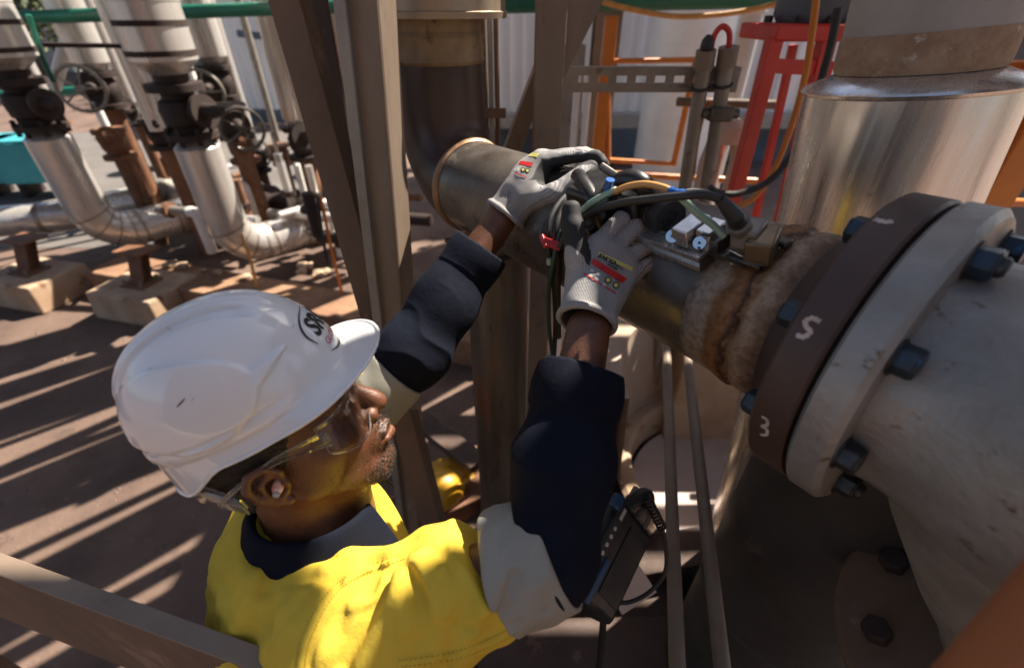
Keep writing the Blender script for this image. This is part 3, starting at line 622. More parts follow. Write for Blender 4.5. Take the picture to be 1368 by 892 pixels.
# small-bore manifold and pump clutter
def P_(px, py, z): return Wz(px, py, z)
man = thing('pipe_manifold', 'tangle of small pale pipes and fittings behind the clad elbows', 'manifold', (*Wz(260, 250, 0)[:2], 0))
r2 = random.Random(5)
for i in range(46):
    px = r2.uniform(205, 475); py = r2.uniform(205, 318); z = r2.uniform(.25, .75)
    A = Wz(px, py, z); q = r2.choice([HD, np.array([.98, -.2, 0]), np.array([0, 0, 1.0]), np.array([.98, -.2, 0])]); L = r2.uniform(.18, .7)
    rr = r2.uniform(.018, .05)
    c = obj('pipe', MB().tube([A, A+q*L*.5, A+q*L], rr, 12), K[r2.choice(['white', 'cladyard', 'rust', 'galv', 'cladyard'])], man)
    if i % 2: obj('coupling', MB().lathe([(0, rr*1.7), (.05, rr*1.7)], A+q*L*.3, q, 10), K[r2.choice(['rust', 'valve', 'white'])], c)
    if i % 3 == 0: obj('elbow_fitting', MB().tube([A+q*L, A+q*(L+.06), A+q*(L+.08)-np.array([0, 0, .06]), A+q*(L+.08)-np.array([0, 0, .4])], rr*1.1, 10, smooth=3), K['white'], c)
for i, (px, py, m, lab) in enumerate(((360, 270, 'valve', 'dark pump body behind the second clad elbow'), (225, 262, 'galv', 'grey pump body behind the first clad elbow'))):
    A = Wz(px, py, .38); r = thing('pump', lab, 'pump', (A[0], A[1], 0))
    obj('casing', MB().lathe([(-.2, .05), (-.2, .15), (-.12, .2), (.05, .2), (.1, .12), (.35, .12), (.4, .16), (.75, .16), (.78, .1)], A, (.95, -.3, 0), 24), K[m], r)
    obj('base', MB().box((A[0]+.25, A[1]-.05, .1), (1.1, .4, .2), rotz(-.3)), K['rust'], r, bevel=.01)
    mb = MB()
    for k in range(7): mb.lathe([(.42+.045*k, .15), (.42+.045*k, .185), (.435+.045*k, .185), (.435+.045*k, .15)], A, (.95, -.3, 0), 24)
    obj('cooling_fin', mb, K[m], r)
man2 = thing('pipe_cluster', 'cluster of rusty and pale small pipes beyond the gap beside the broad post', 'manifold', (*Wz(470, 260, 0)[:2], 0))
for i in range(30):
    px = r2.uniform(395, 500) if i < 18 else r2.uniform(535, 620); py = r2.uniform(120, 330); z = r2.uniform(.2, 1.0)
    A = Wz(px, py, z); q = r2.choice([HD, np.array([.98, -.2, 0]), np.array([0, 0, 1.0]), np.array([0, 0, 1.0])]); L = r2.uniform(.2, .6); rr = r2.uniform(.02, .055)
    p_ = obj('pipe', MB().tube([A, A+q*L], rr, 12), K[r2.choice(['white', 'rust', 'valve', 'cladyard', 'rust'])], man2)
    if i % 2: obj('flange_ring', MB().lathe([(0, rr*1.9), (.03, rr*1.9)], A+q*L*.6, q, 14), K[r2.choice(['rust', 'valve'])], p_)
# loose rubble on the kerb
r3 = random.Random(11)
for i in range(14):
    px = r3.uniform(400, 455) if i < 8 else r3.uniform(180, 330); py = 352+(px-400)*.35+r3.uniform(-4, 10) if i < 8 else 345+(px-180)*.17
    A = Wz(px, py, .26); s_ = r3.uniform(.03, .08)
    bm = bmesh.new(); bmesh.ops.create_icosphere(bm, subdivisions=1, radius=s_)
    for v in bm.verts: v.co *= r3.uniform(.65, 1.15); v.co.z *= .5
    me = bpy.data.meshes.new('rubble'); bm.to_mesh(me); bm.free()
    o = finish('rubble', me, K['concrete'], smooth=False); o.location = A; o['label'] = 'pale chunk of rubble lying on the rusty kerb'; o['category'] = 'rubble'; o['group'] = 'rubble chunks on the kerb'
# teal cabinets at the far left
for i, (px, py, lab) in enumerate(((44, 218, 'teal steel cabinet beside the first clad pipe'), (2, 218, 'teal steel cabinet cut by the left edge'))):
    A = Wz(px, py, .45); r = thing('teal_cabinet', lab, 'cabinet', (A[0], A[1], 0))
    obj('housing', MB().box((A[0], A[1], .5), (.62, .5, .55), rotz(.2)), K['teal'], r, bevel=.02)
    obj('lid', MB().box((A[0], A[1], .79), (.66, .54, .03), rotz(.2)), K['teal'], r, bevel=.01)
    for sx in (-.24, .24): obj('leg', MB().box((A[0]+sx, A[1], .115), (.05, .4, .23), rotz(.2)), K['valve'], r)
A = Wz(380, 250, .4); o = obj('teal_tank', MB().lathe([(0, .35), (.6, .35), (.65, .3), (.65, 0)], (A[0], A[1]+2.2, 0), (0, 0, 1), 30), K['teal'], at=(A[0], A[1]+2.2, 0)); tag(o, 'low teal tank behind the pump clutter', 'tank')
A = Wz(190, 200, .4); o = obj('blue_drum', MB().lathe([(0, .22), (.28, .22), (.29, .23), (.30, .22), (.58, .22), (.59, .23), (.60, .22), (.86, .22), (.86, .2), (.85, 0)], (A[0], A[1]+.5, 0), (0, 0, 1), 26), K['blue'], at=(A[0], A[1]+.5, 0)); tag(o, 'blue drum behind the thin white pipe', 'drum')
# yellow and black cable by the second clad pipe
for k, (pts, lab, m) in enumerate((([(322, 312), (334, 345), (343, 385)], 'yellow cable hanging at the second clad elbow', 'amber'), ([(428, 262), (436, 300), (442, 330), (452, 372), (462, 412)], 'orange cable hanging beside the leaning brown brace', 'orange'), ([(424, 262), (430, 310), (438, 352)], 'dark cable hanging beside the leaning brown brace', 'rubber'))):
    P = [Wy(x, y, 3.55-.1*k) for x, y in pts]; o = obj('hanging_cable', MB().tube(P, .014, 8, smooth=5), K[m], at=P[-1]); tag(o, lab, 'cable')

# ================================================================== buildings and trees behind
def corrugated(name, label, x0, x1, y, z0, z1, m, pitch=.16, amp=.02, rz=0.0, band=None, cat='wall', sheet_w=1.6):
    r = thing(name, label, cat, (x0, y, 0)); x = x0
    def pt(xx, zz, off): 
        q = rotz(rz)@np.array([xx-x0, off, 0]); return (x0+q[0], y+q[1], zz)
    while x < x1-.01:
        xe = min(x+sheet_w, x1); rows = [[], []]; n = int((xe-x)/pitch*8)+1
        for i in range(n+1):
            xx = x+(xe-x)*i/n; ph = (xx-x0)/pitch % 1; off = -amp*(1 if ph < .35 else (1-(ph-.35)/.1 if ph < .45 else (0 if ph < .9 else (ph-.9)/.1)))
            rows[0].append(pt(xx, z0, off)); rows[1].append(pt(xx, z1, off))
        obj('sheet', MB().sheet(rows), m, r, smooth=False); x = xe
    obj('base_wall', MB().box(np.array(pt((x0+x1)/2, (z0)/2-.01, .12)), (x1-x0, .2, z0+.02), rotz(rz)), band or K['walldark'], r, smooth=False)
    return r
cw = corrugated('corrugated_building', 'pale corrugated building wall behind the orange gate', Wy(640, 200, 8.6)[0], 7.5, 8.6, .75, 6.5, K['wall'], .2, .03)
xm = Wy(820, 200, 8.5)[0]
obj('lintel', MB().box((3.2, 8.45, .72), (9, .25, .22)), K['lagging'], cw, smooth=False)
obj('dark_opening', MB().box((xm+.3, 8.40, .35), (1.5, .2, .5)), K['walldark'], cw, smooth=False)
sh = corrugated('corrugated_shed', 'grey corrugated shed beyond the handwheels', Wy(310, 150, 12.2)[0], Wy(420, 150, 12.2)[0]+.6, 12.2, .3, 3.1, K['wall'], .22, .03, rz=-.05)
sx0, sx1 = Wy(300, 150, 12.2)[0], Wy(420, 150, 12.2)[0]+.9
mb = MB().add([(sx0, 11.9, 2.9), (sx1, 11.7, 2.9), (sx1, 15.5, 3.9), (sx0, 15.7, 3.9), (sx0, 11.9, 2.98), (sx1, 11.7, 2.98), (sx1, 15.5, 3.98), (sx0, 15.7, 3.98)], [(3, 2, 1, 0), (4, 5, 6, 7), (0, 1, 5, 4), (1, 2, 6, 5), (2, 3, 7, 6), (3, 0, 4, 7)])
obj('roof', mb, K['roof'], sh, smooth=False)
obj('side_wall', MB().box((sx0+.4, 14, 1.6), (.1, 3.4, 3.2)), K['wall'], sh, smooth=False)
obj('gutter_pipe', MB().tube([Wy(318, 45, 11.7), Wy(362, 50, 11.7)], .07, 10), K['walldark'], sh)
A = Wy(365, 48, 11.7); obj('elbow_bracket', MB().box(A, (.12, .12, .5)), K['walldark'], sh)
blk = thing('grey_building', 'low grey building with dark roof far behind the left pipes', 'building', (-22, 24, 0))
obj('wall', MB().box((-20, 26, 2.0), (24, 5, 4)), K['lagging'], blk, smooth=False)
mb = MB()
obj('roof', MB().box((-20, 26, 4.1), (25, 6, .25)), K['roof'], blk, smooth=False)
for i in range(7): 
    w_ = obj('window', MB().box((-30+3.2*i, 23.46, 2.2), (1.4, .1, 1.1)), K['walldark'], blk, smooth=False); obj('frame', MB().box((-30+3.2*i, 23.42, 1.6), (1.6, .14, .08)), K['white'], w_, smooth=False)
b2_ = thing('far_warehouse', 'far warehouse wall closing the yard behind the broad post', 'building', (-4, 22, 0))
obj('wall', MB().box((0, 24, 3.5), (26, 4, 7)), K['wall'], b2_, smooth=False)
obj('roof', MB().box((0, 24, 7.1), (27, 5, .25)), K['roof'], b2_, smooth=False)
for i in range(6): obj('panel_joint', MB().box((-11+4*i, 21.97, 3.5), (.12, .08, 7)), K['lagging'], b2_, smooth=False)
def tree(x, y, h, lab, seed):
    r = random.Random(seed); t = thing('tree', lab, 'tree', (x, y, 0), 'trees beyond the yard')
    mb = MB().tube([(x, y, 0), (x+.1, y, h*.35), (x-.05, y, h*.75)], [.16, .11, .03], 8)
    for i in range(6):
        q = r.uniform(0, 6.28); mb.tube([(x, y, h*(.3+.06*i)), (x+cos(q)*h*.15, y+sin(q)*h*.15, h*(.45+.06*i)), (x+cos(q)*h*.28, y+sin(q)*h*.28, h*(.55+.06*i))], [.06, .04, .015], 6)
    obj('trunk', mb, K['bark'], t)
    V = []; Fc = []
    cl = [(r.gauss(0, .17)*h, r.gauss(0, .17)*h, h*(.62+r.gauss(0, .16))) for _ in range(34)]
    for c in cl:
        for k in range(60):
            p = np.array([x+c[0]+r.gauss(0, .055)*h, y+c[1]+r.gauss(0, .055)*h, c[2]+r.gauss(0, .04)*h]); s_ = .022*h*r.uniform(.6, 1.3)
            a = nrm([r.gauss(0, 1) for _ in range(3)]); b = nrm(np.cross(a, [r.gauss(0, 1) for _ in range(3)])); o = len(V)
            V += [p-a*s_, p+b*s_*.5, p+a*s_, p-b*s_*.5]; Fc.append((o, o+1, o+2, o+3))
    m_ = MB(); m_.v = [tuple(q) for q in V]; m_.f = Fc; m_.m = [0]*len(Fc)
    obj('crown', m_, K['leaf'], t, smooth=False)
tree(-13.5, 17, 4.2, 'olive green tree behind the leftmost clad pipe', 1)
tree(-10.2, 16, 3.4, 'small olive tree behind the thin white pipe', 2)
tree(-8.2, 19, 4.4, 'olive tree left of the corrugated shed', 3)
tree(-17, 19, 5.0, 'tall olive tree at the far left edge', 4)

# ================================================================== right background
tk = thing('pale_tank', 'pale vertical plate tank in front of the corrugated building', 'tank', (Wy(905, 150, 7.0)[0], 7.0, 0))
tx = Wy(905, 150, 7.0)[0]
obj('shell', MB().lathe([(0, .5), (.9, .5), (.902, .506), (.92, .506), (.922, .5), (1.9, .5), (1.902, .506), (1.92, .506), (1.922, .5), (4.8, .5)], (tx, 7.0, 0), (0, 0, 1), 60), K['tank'], tk)
og = thing('orange_gate', 'orange tubular gate frame beyond the slotted channel', 'gate', (Wy(812, 200, 3.2)[0], 3.2, 0))
y_ = 3.2
F1 = [Wy(812, 82, y_), Wy(930, 80, y_), Wy(900, 219, y_), Wy(812, 214, y_)]
obj('frame', MB().tube(F1, .024, 12, closed=True), K['orange'], og)
obj('gate_post', MB().box(Wy(803, 160, y_), (.075, .06, 1.1)), K['orange'], og, bevel=.006)
A = Wy(803, 200, y_); obj('post_foot', MB().box((A[0], y_, .4), (.07, .055, 1.2)), K['orange'], og)
obj('lower_rail', MB().tube([Wy(806, 232, y_), Wy(925, 238, y_), Wy(1010, 242, y_)], .022, 12), K['orange'], og)
o = obj('pale_column', MB().lathe([(0, .085), (2.22, .085), (2.24, .1), (2.27, .1), (2.28, .06), (2.28, 0)], (Wy(995, 60, 4.4)[0], 4.4, 0), (0, 0, 1), 26), K['white'], at=(Wy(995, 60, 4.4)[0], 4.4, 0)); tag(o, 'pale round column behind the standpipes', 'column')
o = obj('cross_pipe', MB().tube([Wy(905, 136, 2.6), Wy(1040, 140, 2.6)], .022, 12), K['brown_steel'], at=Wy(905, 136, 2.6)); tag(o, 'thin brown cross pipe behind the standpipes', 'pipe')
yk = thing('pump_yoke', 'sandy coloured cast yoke behind the standpipes', 'yoke', (Wy(972, 240, 2.3)[0], 2.3, 0))
c_ = Wy(972, 175, 2.3)
obj('cap', MB().lathe([(-.05, .07), (.02, .075), (.05, .05), (.06, 0)], c_, (0, 0, 1), 26), K['sand'], yk)
for sx in (-1, 1): obj('arm', MB().tube([c_+np.array([sx*.05, 0, -.03]), c_+np.array([sx*.075, 0, -.14]), c_+np.array([sx*.07, 0, -.4]), c_+np.array([sx*.07, 0, -c_[2]+.0])], [.03, .026, .024, .024], 12), K['sand'], yk)
obj('stem', MB().tube([c_+np.array([0, 0, .02]), c_+np.array([0, 0, -.5])], .016, 10), K['chrome'], yk)
# red stand
RY = 1.95
rs = thing('red_stand', 'chipped red steel stand left of the large clad riser', 'stand', (Wy(1060, 250, RY)[0], RY, 0))
cT = Wy(1078, 42, RY)
obj('top_plate', MB().box(cT, (.36, .30, .05)), K['red'], rs, bevel=.008)
for nm, a, b, dy in (('leg', (1035, 50), (985, 245), -.12), ('leg', (1105, 50), (1045, 292), -.12), ('leg', (1060, 60), (1018, 250), .14), ('leg', (1128, 60), (1090, 280), .14)):
    A = Wy(*a, RY+dy); ax_ = nrm(Wy(*b, RY+dy)-A); B = A-ax_*((A[2]-.97)/ax_[2])
    hl_ = .024 if dy < 0 else .014
    obj('leg', MB().prism([(-hl_, -hl_), (hl_, -hl_), (hl_, hl_), (-hl_, hl_)], B, A, (0, 1, 0)), K['red'], rs, smooth=False, bevel=.003)
obj('plinth', MB().box((Wy(1030, 280, RY)[0], RY, .485), (.62, .5, .97)), K['concrete'], rs, bevel=.01)
A, B = Wy(1030, 88, RY-.12), Wy(1110, 92, RY-.12); obj('cross_bar', MB().prism([(-.015, -.022), (.015, -.022), (.015, .022), (-.015, .022)], A, B), K['red'], rs, smooth=False)
dm = thing('dark_drum', 'dark machine drum on top of the red stand', 'machine', cT+np.array([0, 0, .026]))
obj('casing', MB().lathe([(.026, .11), (.05, .125), (.32, .125), (.33, .14), (.36, .14), (.37, .1), (.7, .1)], cT, (0, 0, 1), 36), K['walldark'], dm)
for i in range(8): obj('bolt', MB().hexbolt(cT+np.array([.15*cos(i*pi/4), .125*sin(i*pi/4), .026]), (0, 0, 1), .014, .02), K['bolt'], dm)
# cables and hoses up there
for pts, y0, r_, m, lab in (([(775, -6), (840, 12), (900, 22), (960, 20), (1010, 12), (1050, 2)], 3.0, .014, 'amber', 'slack orange cable strung along the top edge'),
                            ([(948, 250), (962, 258), (990, 258), (1030, 240), (1065, 195), (1090, 130), (1110, 60), (1120, 10)], 1.5, .011, 'rubber', 'thick black cable looping in front of the red stand'),
                            ([(985, 276), (1010, 262), (1035, 225), (1060, 160), (1078, 90), (1092, -10)], 1.6, .010, 'orange', 'orange hose rising in front of the red stand'),
                            ([(925, 235), (932, 180), (945, 140), (960, 150), (958, 200)], 1.75, .010, 'orange', 'orange hose looped between the two standpipes')):
    P = [Wy(x, y, y0) for x, y in pts]; o = obj('cable', MB().tube(P, r_, 10, smooth=6), K[m], at=P[0]); tag(o, lab, 'cable')
# cable trough and white conduits behind the narrow post
wc = thing('white_conduits', 'pair of white conduits behind the narrow post', 'conduit', (Wy(775, 180, 2.6)[0], 2.6, 0))
for px in (768, 782): A = Wy(px, 160, 2.6); obj('conduit', MB().tube([(A[0], 2.6, 0), (A[0], 2.6, A[2]+.2)], .018, 12), K['white'], wc)
gcol = obj('grey_column', MB().box((Wy(760, 160, 2.9)[0], 2.9, 1.05), (.12, .12, 2.1)), K['galv'], bevel=.004, at=(Wy(760, 160, 2.9)[0], 2.9, 0)); tag(gcol, 'grey square column behind the slotted channel', 'column')
# orange framed structure at the right edge
of = thing('orange_steelwork', 'orange steel column and rails at the right edge behind the riser', 'steelwork', (Wy(1340, 220, 1.9)[0], 1.9, 0))
A = Wy(1372, 130, 1.9); ax_ = np.array([-.06, 0, -1.0]); 
obj('column', MB().prism(Ipoly(.13, .12, .012), Wy(1330, 260, 1.9)*np.array([1, 1, 0]), Wy(1385, 80, 1.9)+np.array([.1, 0, .6]), (0, 1, 0)), K['orange'], of, smooth=False, bevel=.003)
for a, b in (((1262, 92), (1420, 86)), ((1270, 232), (1420, 236)), ((1270, 266), (1420, 272))): obj('rail', MB().tube([Wy(*a, 2.0)+np.array([-.3, 0, 0]), Wy(*b, 2.0)], .018, 10), K['orange'], of)
db = obj('dark_cabinet', MB().box((Wy(1330, 150, 2.9)[0]+.35, 3.1, 1.1), (1.1, .6, 2.6)), K['walldark'], bevel=.01, smooth=False, at=(Wy(1330, 150, 2.9)[0]+.35, 3.1, 0)); tag(db, 'tall dark cabinet behind the orange frame', 'cabinet')

bw = thing('shade_wall', 'tall dark brown wall added out of view behind the photographer, blocking sky light', 'tank', (-1, -9, 0))  # unseen curved wall, added to cut low sky light on camera-facing sides
obj('shell', MB().sheet([[(-1+5.2*sin(q), -9+5.2*cos(q), z) for q in np.linspace(-1.5, 1.5, 40)] for z in (0, 2.2, 2.22, 4.4, 4.42, 7.5)]), K['dirtysteel'], bw)
obj('kerb_ring', MB().sheet([[(-1+r_*sin(q), -9+r_*cos(q), z) for q in np.linspace(-1.5, 1.5, 40)] for r_, z in ((5.6, 0), (5.6, .25), (5.2, .25))]), K['concrete'], bw)
# ================================================================== overhead rack added out of view, shaped to give the shade
rack = thing('shade_rack', 'overhead steel pipe rack added out of view, shaped to shade the work place', 'rack', (2.4, 2.0, 0))
for (x, y) in ((3.6, .2), (3.6, 3.6), (.75, 4.35)): obj('column', MB().prism(Ipoly(.2, .2, .015), (x, y, 0), (x, y, 4.4), (0, 1, 0)), K['post'], rack, smooth=False)
def over(nm, a, b, r, m): obj(nm, MB().tube([a, b], r, 24), K[m], rack)

K['gravel'] = mat('brown grit', (.20, .14, .11), (.11, .075, .06), 9, .9, 0, .2, 90); gs = random.Random(3); mb = MB()
for i in range(1500):
    x = gs.uniform(-4.6, .2); y = gs.uniform(.8, 4.6); s_ = gs.choice([.004, .005, .006, .008, .012])*gs.uniform(.6, 1.3); q = gs.uniform(0, 3); R = rotz(q)
    v = [R@np.array([sx*s_*gs.uniform(.6, 1.1), sy*s_*gs.uniform(.5, 1.0), 0])+np.array([x, y, 0]) for sx, sy in ((-1, -1), (1, -1), (1, 1), (-1, 1))]
    mb.add(v+[np.array([x+gs.uniform(-.3, .3)*s_, y+gs.uniform(-.3, .3)*s_, s_*gs.uniform(.5, 1)])], [(0, 1, 4), (1, 2, 4), (2, 3, 4), (3, 0, 4)])
o = obj('gravel', mb, K['gravel'], smooth=False); o['kind'] = 'stuff'; o['label'] = 'loose gravel scattered over the brown paving'; o['category'] = 'gravel'
LZ = 4.0
def shade_deck(pts, z, th=.03):
    mb = MB(); n = len(pts); mb.add([(x, y, z) for x, y in pts]+[(x, y, z+th) for x, y in pts], [tuple(range(n))[::-1], tuple(range(n, 2*n))]+[(i, (i+1) % n, n+(i+1) % n, n+i) for i in range(n)])
    return obj('shade_plate', mb, K['dirtysteel'], rack, smooth=False)
shade_deck([(1.84, -.6), (4.6, -.6), (4.6, 2.7), (1.84, 2.7)], LZ)  # plate outlines cut for shade, with gaps for the sun patches
for k in range(6): shade_deck([(1.84, 2.76+.2*k), (4.6, 2.76+.2*k), (4.6, 2.87+.2*k), (1.84, 2.87+.2*k)], LZ)
shade_deck([(.30, .75), (1.27, .75), (1.27, 1.50), (1.20, 1.59), (.30, 1.59)], LZ)
shade_deck([(1.345, -.6), (1.835, -.6), (1.835, 1.58), (1.66, 1.62), (1.46, 1.57), (1.345, 1.47)], LZ)
shade_deck([(1.30, 2.55), (1.72, 1.96), (1.83, 1.96), (1.83, 4.4), (.95, 4.4), (.95, 3.0)], LZ)
shade_deck([(-9, .8), (-2.4, .8), (-2.4, 7.2), (-9, 7.2)], 5.2)  # unseen upper plate, added to deepen the shade on the yard ground
SA = np.array([cos(SUN_AZ), sin(SUN_AZ), 0]); SP = np.array([-SA[1], SA[0], 0])
r5 = random.Random(21)
s = -2.0; i = 0
base = np.array([-.2, 4.7, 0])  # pipes laid along the sun azimuth to cast stripes on the ground
for off, r, a, b, z, jit in ((-1.45, .20, -2.5, 2.3, 4.3, .05), (-.98, .07, -2.2, 2.4, 4.1, -.1), (-.66, .15, -1.9, 2.6, 4.4, .03), (-.30, .05, -2.4, 2.2, 4.1, .12), (.02, .17, -1.5, 2.5, 4.25, -.05),
                             (.33, .06, -2.6, 2.4, 4.1, .1), (.50, .14, -2.4, 1.2, 4.4, 0)):
    z = z-1.0; p = base+SP*off-SA*.55; q_ = nrm(SA+SP*jit); over('shade_pipe', p+q_*a+np.array([0, 0, z]), p+q_*b+np.array([0, 0, z]), r, ('cladwarm', 'rust', 'galv')[i % 3]); i += 1
for off, r, a, b in ((-1.75, .05, -2.3, 1.4), (-1.18, .035, -2.5, 1.8), (-.82, .03, -2.0, 1.6), (-.46, .045, -2.4, .9), (-.16, .03, -2.4, 1.6), (.20, .035, -2.2, 1.5), (-1.98, .12, -2.0, 1.8), (-2.3, .06, -1.6, 1.8)):
    p = base+SP*off-SA*.55; over('shade_pipe', p+SA*a+np.array([0, 0, 3.02]), p+SA*b+np.array([0, 0, 3.02]), r, 'rust')
for t in (-1.9, -.2, 1.7):
    a_ = base+SA*t-SP*1.5-SA*.5+np.array([0, 0, 2.95]); b_ = base+SA*t-SA*.5+SP*.55+np.array([0, 0, 2.95])
    obj('shade_beam', MB().prism(Ipoly(.1, .14, .01), a_, b_), K['post'], rack, smooth=False)
for (c_, sz) in (((.05, 3.75), (.5, .16)), ((.75, 4.3), (.34, .22)), ((.3, 4.75), (.6, .2))):
    obj('shade_box', MB().box((c_[0]-.4, c_[1]-.35, 3.02), (sz[0], sz[1], .12), rotz(.9)), K['galv'], rack, bevel=.01)

# ================================================================== implicit-surface modelling for bodies and cloth
def smin(a, b, k):
    if k <= 0: return np.minimum(a, b)
    h = np.clip(.5+.5*(b-a)/k, 0, 1); return b*(1-h)+a*h-k*h*(1-h)
def smax(a, b, k): return -smin(-a, -b, k)
def s_sph(c, r): c = np.asarray(c, float); return lambda P: np.linalg.norm(P-c, axis=1)-r
def s_cone(a, b, ra, rb):
    a = np.asarray(a, float); b = np.asarray(b, float); d = b-a; L2 = d@d
    def f(P):
        q = P-a; t = np.clip(q@d/L2, 0, 1); return np.linalg.norm(q-t[:, None]*d, axis=1)-(ra+(rb-ra)*t)
    return f
def s_ell(c, r, R=None):
    c = np.asarray(c, float); r = np.asarray(r, float)
    def f(P):
        q = P-c
        if R is not None: q = q@R
        k0 = np.linalg.norm(q/r, axis=1); k1 = np.linalg.norm(q/(r*r), axis=1)+1e-9; return k0*(k0-1)/k1
    return f
def s_chain(pts, rs, k=.004):
    fs = [s_cone(pts[i], pts[i+1], rs[i], rs[i+1]) for i in range(len(pts)-1)]
    def f(P):
        d = fs[0](P)
        for g_ in fs[1:]: d = smin(d, g_(P), k)
        return d
    return f
def union(parts):
    def f(P):
        d = None
        for fn, k in parts:
            v = fn(P); d = v if d is None else smin(d, v, k)
        return d
    return f
def polygonize(f, lo, hi, h, levels=4, slack=1.35):
    lo = np.asarray(lo, float); hi = np.asarray(hi, float); H = h*2**levels
    n = np.ceil((hi-lo)/H).astype(int)
    idx = np.stack(np.meshgrid(*[np.arange(k) for k in n], indexing='ij'), -1).reshape(-1, 3)
    offs = np.array([[i, j, k] for i in (0, 1) for j in (0, 1) for k in (0, 1)])
    for L in range(levels, -1, -1):
        s = h*2**L; v = f(lo+(idx+.5)*s); idx = idx[np.abs(v) < s*.87*slack+h*.5]
        if L: idx = (idx[:, None]*2+offs[None]).reshape(-1, 3)
    n = n*2**levels+3
    def key(q): return ((q[..., 0]+1)*n[1]+(q[..., 1]+1))*n[2]+(q[..., 2]+1)
    cor = idx[:, None]+offs[None]; ck = key(cor); uk, first, inv = np.unique(ck.ravel(), return_index=True, return_inverse=True)
    val = f(lo+cor.reshape(-1, 3)[first]*h)[inv].reshape(-1, 8)
    sg = val < 0; act = sg.any(1) & ~sg.all(1); idx = idx[act]; val = val[act]; sg = sg[act]
    acc = np.zeros((len(idx), 3)); cnt = np.zeros(len(idx))
    for a in range(8):
        for b in range(a+1, 8):
            if np.abs(offs[a]-offs[b]).sum() != 1: continue
            m = sg[:, a] != sg[:, b]; t = val[m, a]/(val[m, a]-val[m, b])
            acc[m] += offs[a]+t[:, None]*(offs[b]-offs[a]); cnt[m] += 1
    V = lo+(idx+acc/cnt[:, None])*h
    kk = key(idx); order = np.argsort(kk); sk = kk[order]
    faces = []
    for ax in range(3):
        b, c = (ax+1) % 3, (ax+2) % 3; eb = np.eye(3, dtype=int)[b]; ec = np.eye(3, dtype=int)[c]
        j = int((offs == np.eye(3, dtype=int)[ax]).all(1).argmax()); m = sg[:, 0] != sg[:, j]
        base_ = idx[m]; flip = sg[m, 0]
        q = []; ok = np.ones(len(base_), bool)
        for o in (np.zeros(3, int), -eb, -eb-ec, -ec):
            kq = key(base_+o); pos = np.clip(np.searchsorted(sk, kq), 0, len(sk)-1); ok &= sk[pos] == kq; q.append(order[pos])
        q = np.stack(q, 1); q[~flip] = q[~flip][:, ::-1]; faces.append(q[ok])
    Fq = np.concatenate(faces)
    for _ in range(2):                                     # settle the vertices on the surface
        e = h*.25; d = f(V); G = np.stack([f(V+e*np.eye(3)[i])-d for i in range(3)], 1)/e
        V = V-np.clip(d, -h*.6, h*.6)[:, None]*G/np.maximum((G*G).sum(1), .3)[:, None]
    return V, Fq
def sdf_obj(name, f, lo, hi, h, m, parent, slack=1.35, **k):      # one closed mesh from an implicit surface
    V, Fq = polygonize(f, lo, hi, h, slack=slack); base_ = WL.get(parent, np.zeros(3))
    me = bpy.data.meshes.new(name); me.vertices.add(len(V)); me.vertices.foreach_set('co', (V-base_).ravel())
    me.loops.add(len(Fq)*4); me.loops.foreach_set('vertex_index', Fq.ravel().astype(np.int32))
    me.polygons.add(len(Fq)); me.polygons.foreach_set('loop_start', np.arange(len(Fq), dtype=np.int32)*4); 
    me.update(calc_edges=True); me.validate()
    o = finish(name, me, m, parent, angle=180, **k); WL[o] = base_
    o_V = V
    return o, V
def attr(o, name, vals):
    a = o.data.attributes.new(name, 'FLOAT', 'POINT'); a.data.foreach_set('value', np.asarray(vals, np.float32))
def hit(f, px, py, d0=.3, d1=1.6):
    r = ray(px, py); ln = np.linalg.norm(r); d = d0
    for _ in range(140):
        v = float(f((CAM+d*r)[None])[0])
        if v < 4e-4: break
        d += max(v*.7, 2e-4)/ln
        if d > d1: return None
    return CAM+d*r
def hits(f, pts, d0=.3): return [p for p in (hit(f, *q, d0) for q in pts) if p is not None]
def polydist(P, Q):
    best = np.full(len(P), 9.0)
    for a, b in zip(Q[:-1], Q[1:]):
        d = b-a; q = P-a; t = np.clip(q@d/(d@d+1e-12), 0, 1); best = np.minimum(best, np.linalg.norm(q-t[:, None]*d, axis=1))
    return best
_r = np.random.RandomState(3)
def wob(P, wl, seed, n=7):
    r = np.random.RandomState(seed); o = 0
    for _ in range(n):
        k = r.normal(size=3); k = k/np.linalg.norm(k)*2*pi/(wl*r.uniform(.7, 1.5)); o = o+np.sin(P@k+r.uniform(0, 6.28))
    return o/n**.5

# ------------------------------------------------------------------ where the worker stands
HO = np.array([-.288, .400, 1.806])
def euler_m(a, b, c):
    ca, sa, cb, sb, cc, sc = cos(a), sin(a), cos(b), sin(b), cos(c), sin(c)
    return np.array([[ca, -sa, 0], [sa, ca, 0], [0, 0, 1.0]])@np.array([[cb, 0, -sb], [0, 1, 0], [sb, 0, cb]])@np.array([[1, 0, 0], [0, cc, -sc], [0, sc, cc]])
HM = euler_m(radians(21.1), radians(18.6), radians(-7))
def hw(p): return HO+np.asarray(p, float)@HM.T             # head-local -> world
TF = np.array([cos(radians(20)), sin(radians(20)), 0]); TR = np.array([TF[1], -TF[0], 0]); TU = np.array([0, 0, 1.0])
TMx = np.stack([TF, -TR, TU], 1)
NB_ = hw((-.055, 0, -.165)); 
SR_ = W(462, 842, .575); ER_ = W(730, 740, .535); WR_ = W(786, 440, .605)
SL_ = NB_-TR*.185+np.array([0, 0, -.02]); EL_ = W(552, 470, .825); WL_ = W(672, 288, .85)
CH_ = NB_-TF*.03+np.array([-.005, -.01, -.20]); HIP = np.array([-.31, .40, 1.02])
person = thing('person', 'worker in yellow and navy shirt reaching both gloved hands up to the pipe', 'person', (HIP[0], HIP[1], .16))

